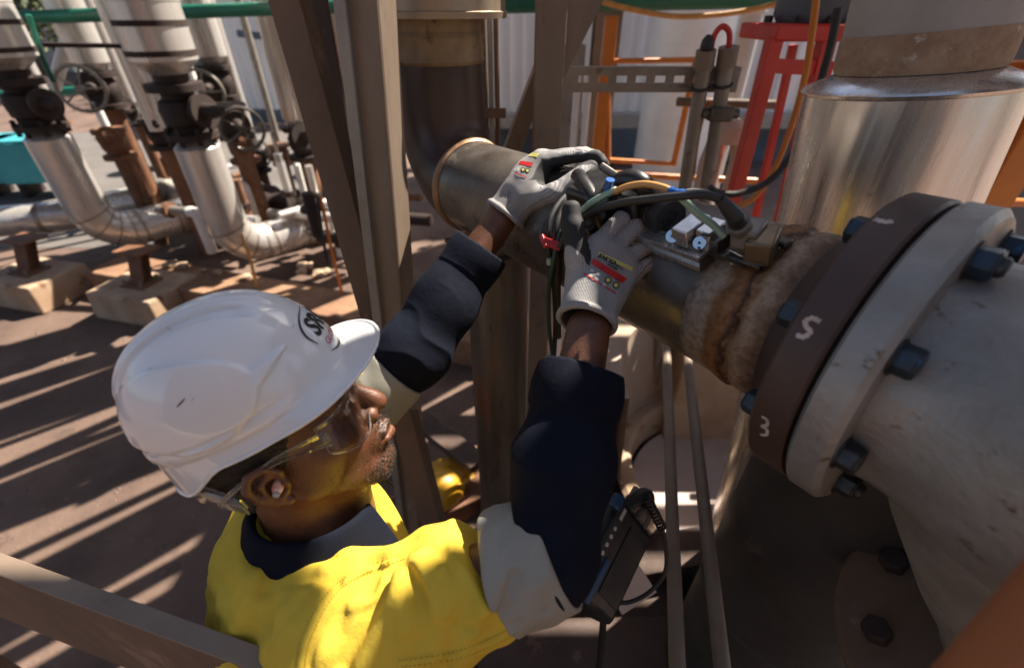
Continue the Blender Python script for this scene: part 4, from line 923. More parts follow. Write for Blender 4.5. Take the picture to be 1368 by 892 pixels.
# step the worker stands on
st = thing('work_step', 'low steel step under the worker', 'step', (HIP[0], HIP[1], 0))
obj('tread', MB().box((HIP[0], HIP[1], .15), (.8, .6, .02)), K['dirtysteel'], st, bevel=.003)
for sx in (-.36, .36):
    for sy in (-.26, .26): obj('leg', MB().box((HIP[0]+sx, HIP[1]+sy, .07), (.05, .05, .14)), K['dirtysteel'], st)

# ------------------------------------------------------------------ materials of the worker
def skin_mat():
    m = mat('dark brown skin', (.150, .060, .029), (.095, .034, .016), 30, .42, 0, .55, 360, bdist=.0016, rvar=.1, spots=(.075, .028, .014), spot_amt=.28, spot_scale=90, edge=.12)
    N = m.node_tree.nodes; L = m.node_tree.links; b = N['Principled BSDF']
    b.inputs['Subsurface Weight'].default_value = .12; b.inputs['Subsurface Radius'].default_value = (.6, .2, .1); b.inputs['Subsurface Scale'].default_value = .006
    at = N.new('ShaderNodeAttribute'); at.attribute_name = 'stubble'
    src = b.inputs['Base Color'].links[0].from_socket
    nz = N.new('ShaderNodeTexNoise'); nz.inputs['Scale'].default_value = 900; nz.inputs['Detail'].default_value = 1
    tc = N.new('ShaderNodeTexCoord'); L.new(tc.outputs['Object'], nz.inputs['Vector'])
    mu = N.new('ShaderNodeMath'); mu.operation = 'MULTIPLY'; 
    mr = N.new('ShaderNodeMapRange'); mr.inputs['From Min'].default_value = .46; mr.inputs['From Max'].default_value = .56
    L.new(nz.outputs['Fac'], mr.inputs['Value']); L.new(mr.outputs[0], mu.inputs[0]); L.new(at.outputs['Fac'], mu.inputs[1])
    mx = N.new('ShaderNodeMix'); mx.data_type = 'RGBA'; L.new(mu.outputs[0], mx.inputs[0]); L.new(src, mx.inputs[6]); mx.inputs[7].default_value = (.012, .008, .006, 1)
    L.new(mx.outputs[2], b.inputs['Base Color']); return m
def weave(name, base, var, rough, fine=900, wr=.32, sheen=0):
    m = mat(name, base, var, 9, rough, 0, wr, 45, bdist=.006, sheen=sheen, rvar=.06, spec=.15)
    N = m.node_tree.nodes; L = m.node_tree.links; b = N['Principled BSDF']; tc = N.new('ShaderNodeTexCoord')
    prev = b.inputs['Normal'].links[0].from_socket
    w = N.new('ShaderNodeTexNoise'); w.inputs['Scale'].default_value = fine; w.inputs['Detail'].default_value = 1; L.new(tc.outputs['Object'], w.inputs['Vector'])
    bp = N.new('ShaderNodeBump'); bp.inputs['Strength'].default_value = .25; bp.inputs['Distance'].default_value = .0006; L.new(w.outputs['Fac'], bp.inputs['Height']); L.new(prev, bp.inputs['Normal']); L.new(bp.outputs[0], b.inputs['Normal'])
    return m
K['skin'] = skin_mat()
K['hivis'] = weave('yellow drill cotton', (.70, .50, .06), (.60, .415, .045), .8)
K['navy'] = weave('navy drill cotton', (.0065, .009, .019), (.004, .0055, .012), .85, wr=.2)
K['reflect'] = weave('grey reflective tape', (.33, .315, .265), (.29, .275, .23), .5, wr=.08)
K['thread'] = mat('yellow thread', (.50, .31, .01), None, 9, .8, 0, 0)
K['trouser'] = weave('navy trousers', (.012, .016, .034), (.009, .012, .026), .8)
K['helmet'] = mat('glossy white helmet plastic', (.80, .80, .80), (.76, .755, .75), 5, .13, 0, .04, 10, coat=.5, rvar=.04, spots=(.56, .53, .50), spot_amt=.12, spot_scale=30)
K['hair'] = mat('black cropped hair', (.012, .009, .007), (.03, .022, .017), 300, .7, 0, .9, 600, bdist=.002)
K['lens'] = clear('clear polycarbonate', (.97, .97, .97), .15, .02)
K['lensedge'] = mat('clear plastic edge', (.62, .60, .56), None, 9, .1, 0, 0, coat=.5)
K['lensedge'].node_tree.nodes['Principled BSDF'].inputs['Transmission Weight'].default_value = .75
K['plug'] = mat('orange and white foam', (.85, .17, .02), (.9, .8, .7), 120, .7, 0, .2, 200)
K['print_black'] = mat('black print', (.012, .012, .013), None, 9, .5, 0, 0)
K['print_red'] = mat('red print', (.52, .012, .014), None, 9, .5, 0, 0)
K['print_yellow'] = mat('yellow print', (.62, .57, .16), None, 9, .5, 0, 0)
K['print_white'] = mat('white print', (.5, .48, .45), None, 9, .5, 0, 0)
K['bluecloth'] = weave('mid blue cotton', (.035, .095, .24), (.03, .075, .19), .8)

# ------------------------------------------------------------------ body: one continuous surface
hl = []                                                    # head primitives in head-local space
def E_(c, r, k=.012, R=None): hl.append((s_ell(c, r, R), k))
def C_(a, b, ra, rb, k=.01): hl.append((s_cone(a, b, ra, rb), k))
E_((-.008, 0, .052), (.100, .076, .098), 0)
E_((.045, 0, -.022), (.056, .060, .082), .03)
for sy in (-1, 1):
    C_((.005, sy*.058, -.045), (.072, sy*.026, -.098), .016, .017, .022)
    E_((.062, sy*.045, -.012), (.026, .020, .018), .018)
    E_((.030, sy*.062, -.02), (.03, .010, .03), .02)
C_((.083, -.030, .034), (.083, .030, .034), .0125, .0125, .012)
E_((.081, 0, -.099), (.016, .021, .016), .016)
E_((.089, 0, -.058), (.018, .027, .022), .014)
C_((.095, 0, .026), (.114, 0, -.006), .0085, .0115, .010)
hl.append((s_sph((.1175, 0, -.016), .0125), .006))
for sy in (-1, 1): hl.append((s_sph((.104, sy*.0145, -.021), .0098), .006))
C_((.1045, -.016, -.0545), (.1085, 0, -.0535), .0052, .0066, .004); C_((.1045, .016, -.0545), (.1085, 0, -.0535), .0052, .0066, .004)
C_((.102, -.015, -.0665), (.1065, 0, -.0680), .0056, .0080, .004); C_((.102, .015, -.0665), (.1065, 0, -.0680), .0056, .0080, .004)
for sy in (-1, 1):                                         # eyelids
    hl.append((s_sph((.082, sy*.031, .017), .0130), .004))
C_((-.022, 0, -.02), (-.055, 0, -.175), .056, .060, .03)
C_((.02, 0, -.10), (-.03, 0, -.18), .035, .045, .03)
def ear(sy):
    y = sy*.0775; s = sy
    pts = [(.004, y, -.006), (.007, y+s*.004, .014), (-.002, y+s*.009, .030), (-.017, y+s*.013, .031), (-.027, y+s*.016, .018), (-.027, y+s*.014, -.002), (-.019, y+s*.009, -.020), (-.007, y+s*.004, -.029)]
    hel = s_chain([np.array(p) for p in pts], [.0028, .0038, .0044, .0046, .0046, .0042, .0042, .006], .003)
    plate = s_ell((-.010, y+s*.002, .002), (.017, .007, .027), None)
    anti = s_chain([np.array(p) for p in [(-.004, y+s*.007, .018), (-.016, y+s*.011, .012), (-.018, y+s*.011, -.006), (-.010, y+s*.008, -.017)]], [.0028, .0036, .0034, .0036], .003)
    trag = s_ell((.004, y+s*.004, -.004), (.005, .005, .008))
    conc = s_ell((-.006, y+s*.007, -.002), (.0095, .0085, .012))
    def f(P):
        d = smin(smin(plate(P), hel(P), .004), anti(P), .004); d = smax(d, -conc(P), .003); return smin(d, trag(P), .003)
    return f
ears = [ear(-1), ear(1)]
sock = [s_sph((.103, sy*.031, .017), .0165) for sy in (-1, 1)]
mouth = s_chain([np.array(p) for p in [(.098, -.024, -.0605), (.113, -.008, -.0605), (.115, 0, -.0605), (.113, .008, -.0605), (.098, .024, -.0605)]], [.0012]*5, .001)
nos = [s_ell((.1085, sy*.0075, -.030), (.006, .0038, .004)) for sy in (-1, 1)]
hbase = union(hl)
def head_local(Q):
    d = hbase(Q)
    for f in ears: d = smin(d, f(Q), .004)
    d = smax(d, -mouth(Q), .0025)
    for f in nos: d = smax(d, -f(Q), .002)
    return d
def head(P):
    r = np.linalg.norm(P-HO, axis=1); out = r-.17; m = r < .24
    if m.any(): out[m] = head_local((P[m]-HO)@HM)
    return out
FL_ = W(640, 322, .868)
bodyparts = union([
    (s_cone(NB_+np.array([0, 0, -.02]), HIP, .075, .10), 0), (s_ell(CH_, (.11, .155, .20), TMx), .05),
    (s_ell(HIP+np.array([0, 0, .0]), (.115, .16, .13), TMx), .05),
    (s_cone(NB_, SR_, .05, .05), .04), (s_cone(NB_, SL_, .05, .05), .04),
    (s_chain([SR_, ER_, WR_+(WR_-ER_)*.0], [.046, .038, .029], .02), .03),
    (s_chain([SL_, EL_, WL_], [.054, .041, .0285], .02), .03),
    (s_ell(ER_*.62+WR_*.38, (.030, .030, .06)), .05)])
def body_f(P): return smin(head(P), bodyparts(P), .025)
bo_, BV = sdf_obj('body', body_f, (-.62, -.05, .86), (.28, 1.1, 2.06), .0029, K['skin'], person)
Q = (BV-HO)@HM
jaw = np.clip((-.028-.30*(Q[:, 0]-.02).clip(-.05, .05)*-1*0-Q[:, 2])/.02, 0, 1)*np.clip((Q[:, 2]+.14)/.02, 0, 1)*np.clip((Q[:, 0]-.0)/.03, 0, 1)
cheek = np.clip((Q[:, 0]-.055)/.03, 0, 1)
lipm = np.clip((np.abs(Q[:, 2]+.0605)-.012)/.004, 0, 1)+np.clip((np.abs(Q[:, 1])-.022)/.004, 0, 1)
must = np.clip((Q[:, 0]-.095)/.01, 0, 1)*np.clip((-.035-Q[:, 2])/.006, 0, 1)*np.clip((Q[:, 2]+.056)/.003, 0, 1)
side = np.clip(1-np.abs(Q[:, 0]-.012)/.018, 0, 1)*np.clip((Q[:, 2]+.05)/.02, 0, 1)*np.clip((.06-Q[:, 2])/.02, 0, 1)*(np.abs(Q[:, 1]) > .055)*(Q[:, 0] > .008)
goat = np.clip((Q[:, 0]-.055)/.02, 0, 1)*np.clip((-.076-Q[:, 2])/.006, 0, 1)*np.clip((Q[:, 2]+.128)/.008, 0, 1)
arm_hair = 0
stub = np.clip(jaw*(.55+.35*cheek)*np.clip(lipm, 0, 1)+.8*must+.35*goat*np.clip(lipm, 0, 1)+.5*side, 0, .95)
hd_near = (np.abs(Q).max(1) < .2) & (Q[:, 2] > -.135) & (Q[:, 0] < .135)
attr(bo_, 'stubble', stub*hd_near)
# cropped hair
def hair_f(P):
    q = (P-HO)@HM; d = hbase(q)-.0032-.0009*wob(q, .006, 5)
    line = .012+np.clip((q[:, 0]-.015)*1.6, 0, .07)-np.clip((-.02-q[:, 0])*1.15, 0, .075)
    return np.maximum(np.maximum(d, line-q[:, 2]+.002*wob(q, .01, 8)), q[:, 0]-.072)
ho, _ = sdf_obj('hair', hair_f, HO-.19, HO+.19, .0026, K['hair'], person)
# goatee, moustache and stubble as short hairs
rr_ = np.random.RandomState(9)
def hairs(name, wgt, n, ln, wd):
    w = wgt*hd_near; pr_ = w/w.sum(); ii = rr_.choice(len(BV), n, p=pr_); p = BV[ii]+rr_.normal(0, .0011, (n, 3))
    e = 1e-3; d = head(p); G = np.stack([head(p+e*np.eye(3)[i])-d for i in range(3)], 1)/e; G /= np.linalg.norm(G, axis=1)[:, None]; p = p-d[:, None]*G
    dn = HM@np.array([.15, 0, -1.0]); dirn = G*.75+dn*.6+rr_.normal(0, .35, (n, 3)); dirn /= np.linalg.norm(dirn, axis=1)[:, None]
    sd_ = np.cross(dirn, rr_.normal(size=(n, 3))); sd_ /= np.linalg.norm(sd_, axis=1)[:, None]
    L_ = ln*rr_.uniform(.5, 1.2, n)[:, None]; V = np.stack([p-sd_*wd, p+sd_*wd, p+dirn*L_], 1).reshape(-1, 3)
    mb = MB(); mb.v = [tuple(x) for x in V]; mb.f = [(3*i, 3*i+1, 3*i+2) for i in range(n)]; mb.m = [0]*n
    o = obj(name, mb, K['hair'], person, smooth=False); o['kind'] = 'stuff'; return o
hairs('beard', np.clip(goat*np.clip(lipm, 0, 1)*1.2+must*1.2+.07*jaw*np.clip(lipm, 0, 1), 0, 2), 6500, .0036, .00036)
# eyes
for sy in (-1, 1):
    c_ = hw((.0835, sy*.031, .017)); eb = obj('eye', MB().lathe([(-.0125, 0), (-.009, .0085), (0, .0125), (.006, .011), (.0105, .0065), (.0122, .003), (.0125, 0)], c_, HM@np.array([1, 0, 0]), 18), K['print_white'], person)
    obj('iris', MB().lathe([(.0108, .0055), (.0128, .003), (.0131, 0)], c_, HM@np.array([1, 0, -.05]), 14, cap=False), K['print_black'], eb)

# ------------------------------------------------------------------ shirt
armR = s_chain([SR_, SR_*.45+ER_*.55, ER_], [.078, .070, .064], .03)
torso = union([(s_ell(CH_+np.array([-.012, 0, -.02]), (.142, .205, .27), TMx), 0), (s_cone(CH_+np.array([0, 0, -.1]), HIP, .15, .155), .08),
               (s_cone(NB_+np.array([-.012, 0, -.03]), SR_+np.array([0, 0, .0]), .062, .078), .05), (s_cone(NB_+np.array([-.012, 0, -.03]), SL_, .062, .078), .05), (s_ell(NB_-TF*.06+np.array([0, 0, -.06]), (.07, .12, .09), TMx), .05)])
armL = s_chain([SL_, EL_], [.075, .058], .03)
neckcut = s_cone(NB_+np.array([0, 0, -.04])+TF*.015, hw((-.03, 0, -.08)), .060, .070)
uR = nrm(ER_-SR_); LR_ = np.linalg.norm(ER_-SR_); uF = nrm(WR_-ER_)
def shirt0(P):
    d = smin(smin(torso(P), armR(P), .045), armL(P), .04); return smax(d, -neckcut(P), .006)
folds = []
for pts, A, w in (([(352, 790), (372, 762), (400, 728)], -.007, .008), ([(340, 770), (362, 742), (395, 715)], .005, .009),
                  ([(400, 892), (409, 850), (440, 795), (480, 765), (540, 742)], .0035, .0035), ([(414, 892), (423, 850), (452, 795), (492, 768), (545, 748)], -.0022, .0028),
                  ([(461, 888), (490, 830), (513, 790), (530, 752)], -.008, .008), ([(485, 888), (512, 830), (528, 795), (541, 755)], .007, .010),
                  ([(561, 818), (556, 780), (536, 748)], -.0055, .009), ([(540, 835), (538, 800), (528, 765)], .006, .010), ([(585, 815), (575, 775), (556, 745)], .007, .010),
                  ([(592, 888), (620, 820), (634, 760), (632, 712)], -.006, .010), ([(612, 885), (645, 820), (655, 765), (648, 715)], .004, .012),
                  ([(640, 862), (668, 820), (690, 770)], -.005, .009), ([(700, 840), (712, 800), (708, 760)], .003, .008),
                  ([(536, 887), (607, 876), (660, 856), (694, 838), (733, 820)], .003, .0035), ([(530, 878), (600, 866), (655, 846), (690, 829), (728, 811)], -.002, .003),
                  ([(300, 690), (330, 720), (390, 735), (440, 745)], -.004, .008), ([(300, 860), (330, 815), (350, 790)], .005, .012), ([(320, 892), (345, 845), (372, 800)], -.004, .010),
                  ([(430, 760), (470, 745), (520, 738)], .004, .009), ([(330, 740), (352, 756), (362, 790), (360, 840)], -.004, .007), ([(380, 780), (420, 772), (452, 780)], -.004, .006), ([(470, 810), (500, 800), (512, 775)], .004, .006), ([(650, 800), (672, 770), (676, 735)], .004, .006), ([(600, 840), (640, 835), (676, 815)], -.004, .006), ([(575, 730), (600, 750), (618, 790)], -.004, .006), ([(560, 860), (566, 830), (562, 800)], -.005, .007), ([(596, 760), (612, 735), (622, 712)], .004, .009)):
    Q3 = hits(shirt0, pts)
    if len(Q3) > 1: folds.append((np.array(catmull(Q3, 3)) if len(Q3) > 2 else np.array(Q3), A, w))
def shirt_f(P):
    d = shirt0(P); near = np.abs(d) < .03
    if near.any():
        Pn = P[near]; dd = d[near].copy()
        for Q3, A, w in folds:
            A = A*1.45
            lo_, hi_ = Q3.min(0)-2.6*w, Q3.max(0)+2.6*w; mm = ((Pn > lo_) & (Pn < hi_)).all(1)
            if mm.any(): dd[mm] -= A*np.exp(-(polydist(Pn[mm], Q3)/w)**2)
        q = (Pn-SR_)@uR; dd -= .0016*wob(Pn, .035, 12)+.0022*wob(Pn, .08, 4)
        d[near] = dd
    return d
def yellow_f(P):
    d = shirt_f(P); q = (P-SR_)@uR; rad = armR(P)
    cut = np.where((np.abs(rad) < .05) & ((P-SR_)@uR > .09), q-LR_*.93, -1.0)
    return smax(smax(d, cut, .003), ((P-SL_)@nrm(EL_-SL_))-.16, .002)
sh_, SV = sdf_obj('shirt', yellow_f, (-.60, -.02, .95), (.16, .82, 1.78), .0040, K['hivis'], person, slack=2.1)
# reflective band on the near upper arm: follows the sleeve, cut by two planes
b0n = nrm(uR*.93+np.array([0, 0, .05]))
def band_f(P):
    q = (P-SR_)@uR
    return smax(smax(np.maximum(shirt_f(P)-.003, armR(P)-.03), LR_*.79-q, .0035), q-LR_*1.06, .0035)
bd_, _ = sdf_obj('reflective_band', band_f, np.minimum(SR_, ER_)-.14, np.maximum(SR_, ER_)+.14, .0028, K['reflect'], person, slack=2.1)
# lines of stitching beside the seams
from mathutils.bvhtree import BVHTree
_bv = BVHTree.FromPolygons([Vector(p) for p in SV], [tuple(p.vertices) for p in sh_.data.polygons])
def shirt0f(): pass
def hits(_, pts):
    out = []
    for q in pts:
        loc = _bv.ray_cast(Vector(CAM), Vector(nrm(ray(*q))))[0]
        if loc is not None: out.append(np.array(loc))
    return out
mb = MB()
for pts in ([(407, 890), (416, 850), (446, 795), (486, 766), (542, 745)], [(394, 890), (403, 850), (434, 795), (474, 763), (536, 739)], [(533, 882), (604, 871), (658, 851), (692, 833), (730, 815)], [(538, 890), (609, 880), (663, 860), (697, 842), (734, 824)]):
    H_ = hits(shirt0f, [tuple(q[:2]) for q in catmull([np.array([*p, 0.0]) for p in pts], 22)])
    for i in range(0, len(H_)-1, 2):
        off = nrm(CAM-H_[i])*.0005; mb.tube([H_[i]+off, H_[i]*.35+H_[i+1]*.65+off], .0006, 5)
o = obj('stitching', mb, K['thread'], sh_); o['kind'] = 'stuff'
# navy forearm sleeves
def sleeve(E0, W0_, stop, rs, seed, S0, back=0.0):
    u = nrm(W0_-E0); L = np.linalg.norm(W0_-E0); sh = nrm(S0-E0)
    ch = s_chain([E0+sh*.025, E0, E0+u*L*.35, E0+u*L*.7, E0+u*(stop+.05)], rs, .03)
    a, b, _ = frame(u)
    def f(P):
        d = ch(P); q = P-E0; t = q@u; ang = np.arctan2(q@b, q@a)
        fold = .0030*(1-np.abs(np.sin(t*pi/.085+ang*1.0+seed+wob(P, .12, seed)*.9)))**1.5*np.clip((stop-.05-t)/.03, 0, 1)*np.clip(.6+.5*wob(P, .12, seed+9), 0, 1)
        d = d-fold-.0016*wob(P, .09, seed+1)*np.clip((stop-.03-t)/.04, 0, 1)
        cuff = np.where(t > stop-.055, .0018, 0.0)
        d = d-cuff
        inner = s_cone(E0+u*(stop-.04), E0+u*(stop+.1), .036, .0395)
        return smax(np.maximum(d, t-stop-.003*np.sin(ang*2)), -inner(P), .002)
    return f
LfR = np.linalg.norm(WR_-ER_); LfL = np.linalg.norm(WL_-EL_)
def slR0(P): return P
fR = sleeve(ER_, WR_, LfR*.80, [.048, .054, .057, .051, .042], 2, SR_)
def slR(P):
    q = (P-SR_)@uR; return smax(fR(P), np.where((P-ER_)@uF < .11, LR_*.955-q, -1), .003)
sdf_obj('sleeve', slR, np.minimum(ER_, WR_)-.12, np.maximum(ER_, WR_)+.12, .0026, K['navy'], person)
fL = sleeve(EL_, WL_, LfL*.74, [.060, .062, .056, .047, .041], 5, SL_)
sdf_obj('sleeve', fL, np.minimum(EL_, WL_)-.14, np.maximum(EL_, WL_)+.12, .0028, K['navy'], person)
uL = nrm(EL_-SL_); LL_ = np.linalg.norm(EL_-SL_)
bl, _ = sdf_obj('reflective_band', lambda P: np.maximum(np.maximum(armL(P)-.004-.001*wob(P, .05, 3), LL_*.5-(P-SL_)@uL), (P-SL_)@uL-LL_*.82), np.minimum(SL_, EL_)-.1, np.maximum(SL_, EL_)+.1, .003, K['reflect'], person)

# collar
nc = NB_+np.array([.0, 0, .036])+TF*.008; ca = nrm(hw((-.02, 0, -.06))-NB_); cu = nrm(TF-(TF@ca)*ca); cv = np.cross(ca, cu)
def ring(psi, r, z, ex=1.12):                               # psi = 0 at the nape
    return nc+ca*z-cu*cos(psi)*r*ex+cv*sin(psi)*r
rows = []
ps = np.linspace(-2.55, 2.55, 61)
for (r, z) in ((.076, -.03), (.073, 0.0), (.071, .018), (.072, .027), (.0745, .030), (.079, .027), (.088, .010), (.099, -.012), (.107, -.030)):
    row = []
    for p in ps:
        tip = max(0, (abs(p)-1.5)/1.05); lo_ = max(0, (r-.079)/.028)
        row.append(ring(p, r+.006*lo_*tip, z-lo_*tip*.040+.002*sin(5*p+1)*lo_, 1.12))
    rows.append(row)
mb = MB().sheet(rows); co = obj('collar', mb, K['navy'], person, solid=.0024, angle=180)
md = co.modifiers.new('sub', 'SUBSURF'); md.levels = md.render_levels = 1
# open front panel on the far side and the lining between
def px_sheet(cols, n=10):
    rows = []
    for c in cols: rows.append(catmull([W(*p) for p in c], 5))
    rows2 = []
    for k in range(len(rows[0])): rows2.append(catmull([r[k] for r in rows], 5) if len(rows) > 2 else [rows[0][k]+(rows[1][k]-rows[0][k])*i/n for i in range(n+1)])
    return MB().sheet(rows2)
obj('front_panel', px_sheet([[(486, 628, .675), (513, 655, .69), (537, 695, .70), (560, 746, .69)], [(478, 640, .665), (500, 672, .675), (521, 708, .675), (545, 752, .665)], [(472, 655, .67), (484, 690, .67), (503, 722, .665), (528, 756, .65)]]), K['hivis'], person, solid=.002, angle=180)
lin = obj('lining', px_sheet([[(470, 640, .70), (486, 690, .69), (508, 735, .675), (520, 770, .66)], [(440, 650, .70), (452, 700, .68), (470, 745, .66), (480, 780, .65)]]), K['bluecloth'], person, solid=.002, angle=180)
# trousers, belt and boots (below the frame)
tro = union([(s_ell(HIP, (.135, .185, .14), TMx), 0)]+[(s_chain([HIP+s_*TR*.085, np.array([HIP[0]+.02, HIP[1], .62])+s_*TR*.11, np.array([HIP[0]-.01, HIP[1], .24])+s_*TR*.12], [.105, .08, .07], .03), .05) for s_ in (-1, 1)])
sdf_obj('trousers', lambda P: np.maximum(np.maximum(tro(P)-.004*wob(P, .09, 2), P[:, 2]-1.06), .22-P[:, 2]), HIP-np.array([.3, .32, .9]), HIP+np.array([.3, .32, .2]), .008, K['trouser'], person)
for s_ in (-1, 1):
    fo = np.array([HIP[0], HIP[1], .16])+s_*TR*.12
    bt = union([(s_cone(fo+np.array([0, 0, .06])-TF*.03, fo+np.array([0, 0, .17])-TF*.03, .055, .058), 0), (s_cone(fo+np.array([0, 0, .05])-TF*.02, fo+TF*.15+np.array([0, 0, .045]), .05, .045), .03)])
    sdf_obj('boot', lambda P: np.maximum(bt(P), .16-P[:, 2]), fo-.16, fo+.28, .006, K['rubber'], person)
# ================================================================== gloves
def hitv(f, pts, d0=.35):
    R = np.array([ray(*p) for p in pts]); ln = np.linalg.norm(R, axis=1); d = np.full(len(R), d0)
    for _ in range(120):
        v = f(CAM+d[:, None]*R); d = d+np.where(v > 3e-4, np.maximum(v*.75, 2e-4), 0)/ln
        d = np.minimum(d, 3)
    return CAM+d[:, None]*R, d < 2.9
def decal(name, polys, f, m, parent, lift=.0007, grid=True):
    mb = MB()
    for pts in polys:
        if len(pts) == 4 and grid:
            A, B, C2, D2 = [np.array(p, float) for p in pts]; n1 = 14; n2 = 5
            g2 = [(A*(1-i/n1)+B*i/n1)*(1-j/n2)+(D2*(1-i/n1)+C2*i/n1)*j/n2 for j in range(n2+1) for i in range(n1+1)]
            P, ok = hitv(f, g2); P = [p-nrm(ray(*q))*lift for p, q in zip(P, g2)]
            mb.add(P, [(j*(n1+1)+i, j*(n1+1)+i+1, (j+1)*(n1+1)+i+1, (j+1)*(n1+1)+i) for j in range(n2) for i in range(n1) if ok[j*(n1+1)+i] and ok[j*(n1+1)+i+1] and ok[(j+1)*(n1+1)+i+1] and ok[(j+1)*(n1+1)+i]])
            continue
        P, ok = hitv(f, pts)
        if not ok.all(): continue
        mb.add([p-nrm(ray(*q))*lift for p, q in zip(P, pts)], [tuple(range(len(pts)))])
    return obj(name, mb, m, parent, smooth=False)
def text_mesh(txt, bold=0.0, font=None, align='LEFT'):
    c = bpy.data.curves.new('t', 'FONT'); c.body = txt; c.offset = bold; c.resolution_u = 3; c.align_x = align; o = bpy.data.objects.new('t', c); COL.objects.link(o)
    dg = bpy.context.evaluated_depsgraph_get(); me = bpy.data.meshes.new_from_object(o.evaluated_get(dg))
    v = np.array([x.co[:2] for x in me.vertices]); fs = [tuple(p.vertices) for p in me.polygons]
    bpy.data.objects.remove(o); bpy.data.meshes.remove(me); return v, fs
def text_decal(name, txt, o, u, h, f, m, parent, bold=0.0, shear=0.0, lift=.0009, wide=1.0):
    v, fs = text_mesh(txt, bold); u = np.asarray(u, float); L = np.linalg.norm(u); u = u/L; up = np.array([u[1], -u[0]])
    wd = v[:, 0].max(); v = v*np.array([L/wd, h/.7]); v[:, 0] += shear*v[:, 1]
    pts = np.asarray(o)+v[:, :1]*u+v[:, 1:]*up; P, ok = hitv(f, pts); mb = MB()
    mb.add([p-nrm(ray(*q))*lift for p, q in zip(P, pts)], fs); return obj(name, mb, m, parent, smooth=False)
def circ(c, r, n=14): return [(c[0]+r*cos(2*pi*i/n), c[1]+r*sin(2*pi*i/n)) for i in range(n)]
def knit_mat(ax):
    m = bpy.data.materials.new('grey knit and black foam glove'); m.use_nodes = True; N = m.node_tree.nodes; L = m.node_tree.links; b = N['Principled BSDF']
    at = N.new('ShaderNodeAttribute'); at.attribute_name = 'coat'; mr = N.new('ShaderNodeMapRange'); mr.inputs['From Min'].default_value = .47; mr.inputs['From Max'].default_value = .53
    tc = N.new('ShaderNodeTexCoord'); nz = N.new('ShaderNodeTexNoise'); nz.inputs['Scale'].default_value = 60; L.new(tc.outputs['Object'], nz.inputs['Vector'])
    ad = N.new('ShaderNodeMath'); ad.operation = 'MULTIPLY_ADD'; L.new(nz.outputs['Fac'], ad.inputs[0]); ad.inputs[1].default_value = .12; L.new(at.outputs['Fac'], ad.inputs[2])
    sb = N.new('ShaderNodeMath'); sb.operation = 'SUBTRACT'; L.new(ad.outputs[0], sb.inputs[0]); sb.inputs[1].default_value = .06; L.new(sb.outputs[0], mr.inputs['Value'])
    u = N.new('ShaderNodeAttribute'); u.attribute_name = 'knit_u'; w = N.new('ShaderNodeAttribute'); w.attribute_name = 'knit_v'
    cmb = N.new('ShaderNodeCombineXYZ'); L.new(u.outputs['Fac'], cmb.inputs[0]); L.new(w.outputs['Fac'], cmb.inputs[1])
    def wave(d, sc):
        q = N.new('ShaderNodeTexWave'); q.bands_direction = d; q.inputs['Scale'].default_value = sc; q.inputs['Distortion'].default_value = .6; q.inputs['Detail Scale'].default_value = 3; L.new(cmb.outputs[0], q.inputs['Vector']); return q.outputs['Fac']
    w1 = wave('X', 150); w2 = wave('Y', 150); mxm = N.new('ShaderNodeMath'); mxm.operation = 'MULTIPLY_ADD'; L.new(w1, mxm.inputs[0]); mxm.inputs[1].default_value = .45; L.new(w2, mxm.inputs[2])
    n2 = N.new('ShaderNodeTexNoise'); n2.inputs['Scale'].default_value = 22; n2.inputs['Detail'].default_value = 5; L.new(tc.outputs['Object'], n2.inputs['Vector'])
    g1 = N.new('ShaderNodeMix'); g1.data_type = 'RGBA'; L.new(n2.outputs['Fac'], g1.inputs[0]); g1.inputs[6].default_value = (.44, .43, .425, 1); g1.inputs[7].default_value = (.30, .29, .285, 1)
    g2 = N.new('ShaderNodeMix'); g2.data_type = 'RGBA'; g2.blend_type = 'MULTIPLY'; g2.inputs[0].default_value = .55; L.new(g1.outputs[2], g2.inputs[6])
    mr2 = N.new('ShaderNodeMapRange'); mr2.inputs['From Max'].default_value = 1.45; mr2.inputs['To Min'].default_value = .45; mr2.inputs['To Max'].default_value = 1.15; L.new(mxm.outputs[0], mr2.inputs['Value'])
    L.new(mr2.outputs[0], g2.inputs[7])
    mx = N.new('ShaderNodeMix'); mx.data_type = 'RGBA'; L.new(mr.outputs[0], mx.inputs[0]); L.new(g2.outputs[2], mx.inputs[6]); mx.inputs[7].default_value = (.022, .022, .024, 1)
    L.new(mx.outputs[2], b.inputs['Base Color'])
    b.inputs['Roughness'].default_value = .72; b.inputs['Specular IOR Level'].default_value = .35
    bp = N.new('ShaderNodeBump'); bp.inputs['Strength'].default_value = .6; bp.inputs['Distance'].default_value = .0008; L.new(mxm.outputs[0], bp.inputs['Height'])
    iv = N.new('ShaderNodeMath'); iv.operation = 'SUBTRACT'; iv.inputs[0].default_value = 1; L.new(mr.outputs[0], iv.inputs[1]); L.new(iv.outputs[0], bp.inputs['Strength'])
    n3 = N.new('ShaderNodeTexNoise'); n3.inputs['Scale'].default_value = 500; L.new(tc.outputs['Object'], n3.inputs['Vector']); bp2 = N.new('ShaderNodeBump'); bp2.inputs['Strength'].default_value = .2; bp2.inputs['Distance'].default_value = .0006; L.new(n3.outputs['Fac'], bp2.inputs['Height']); L.new(bp.outputs[0], bp2.inputs['Normal'])
    L.new(bp2.outputs[0], b.inputs['Normal']); return m
K['glove'] = knit_mat(None)
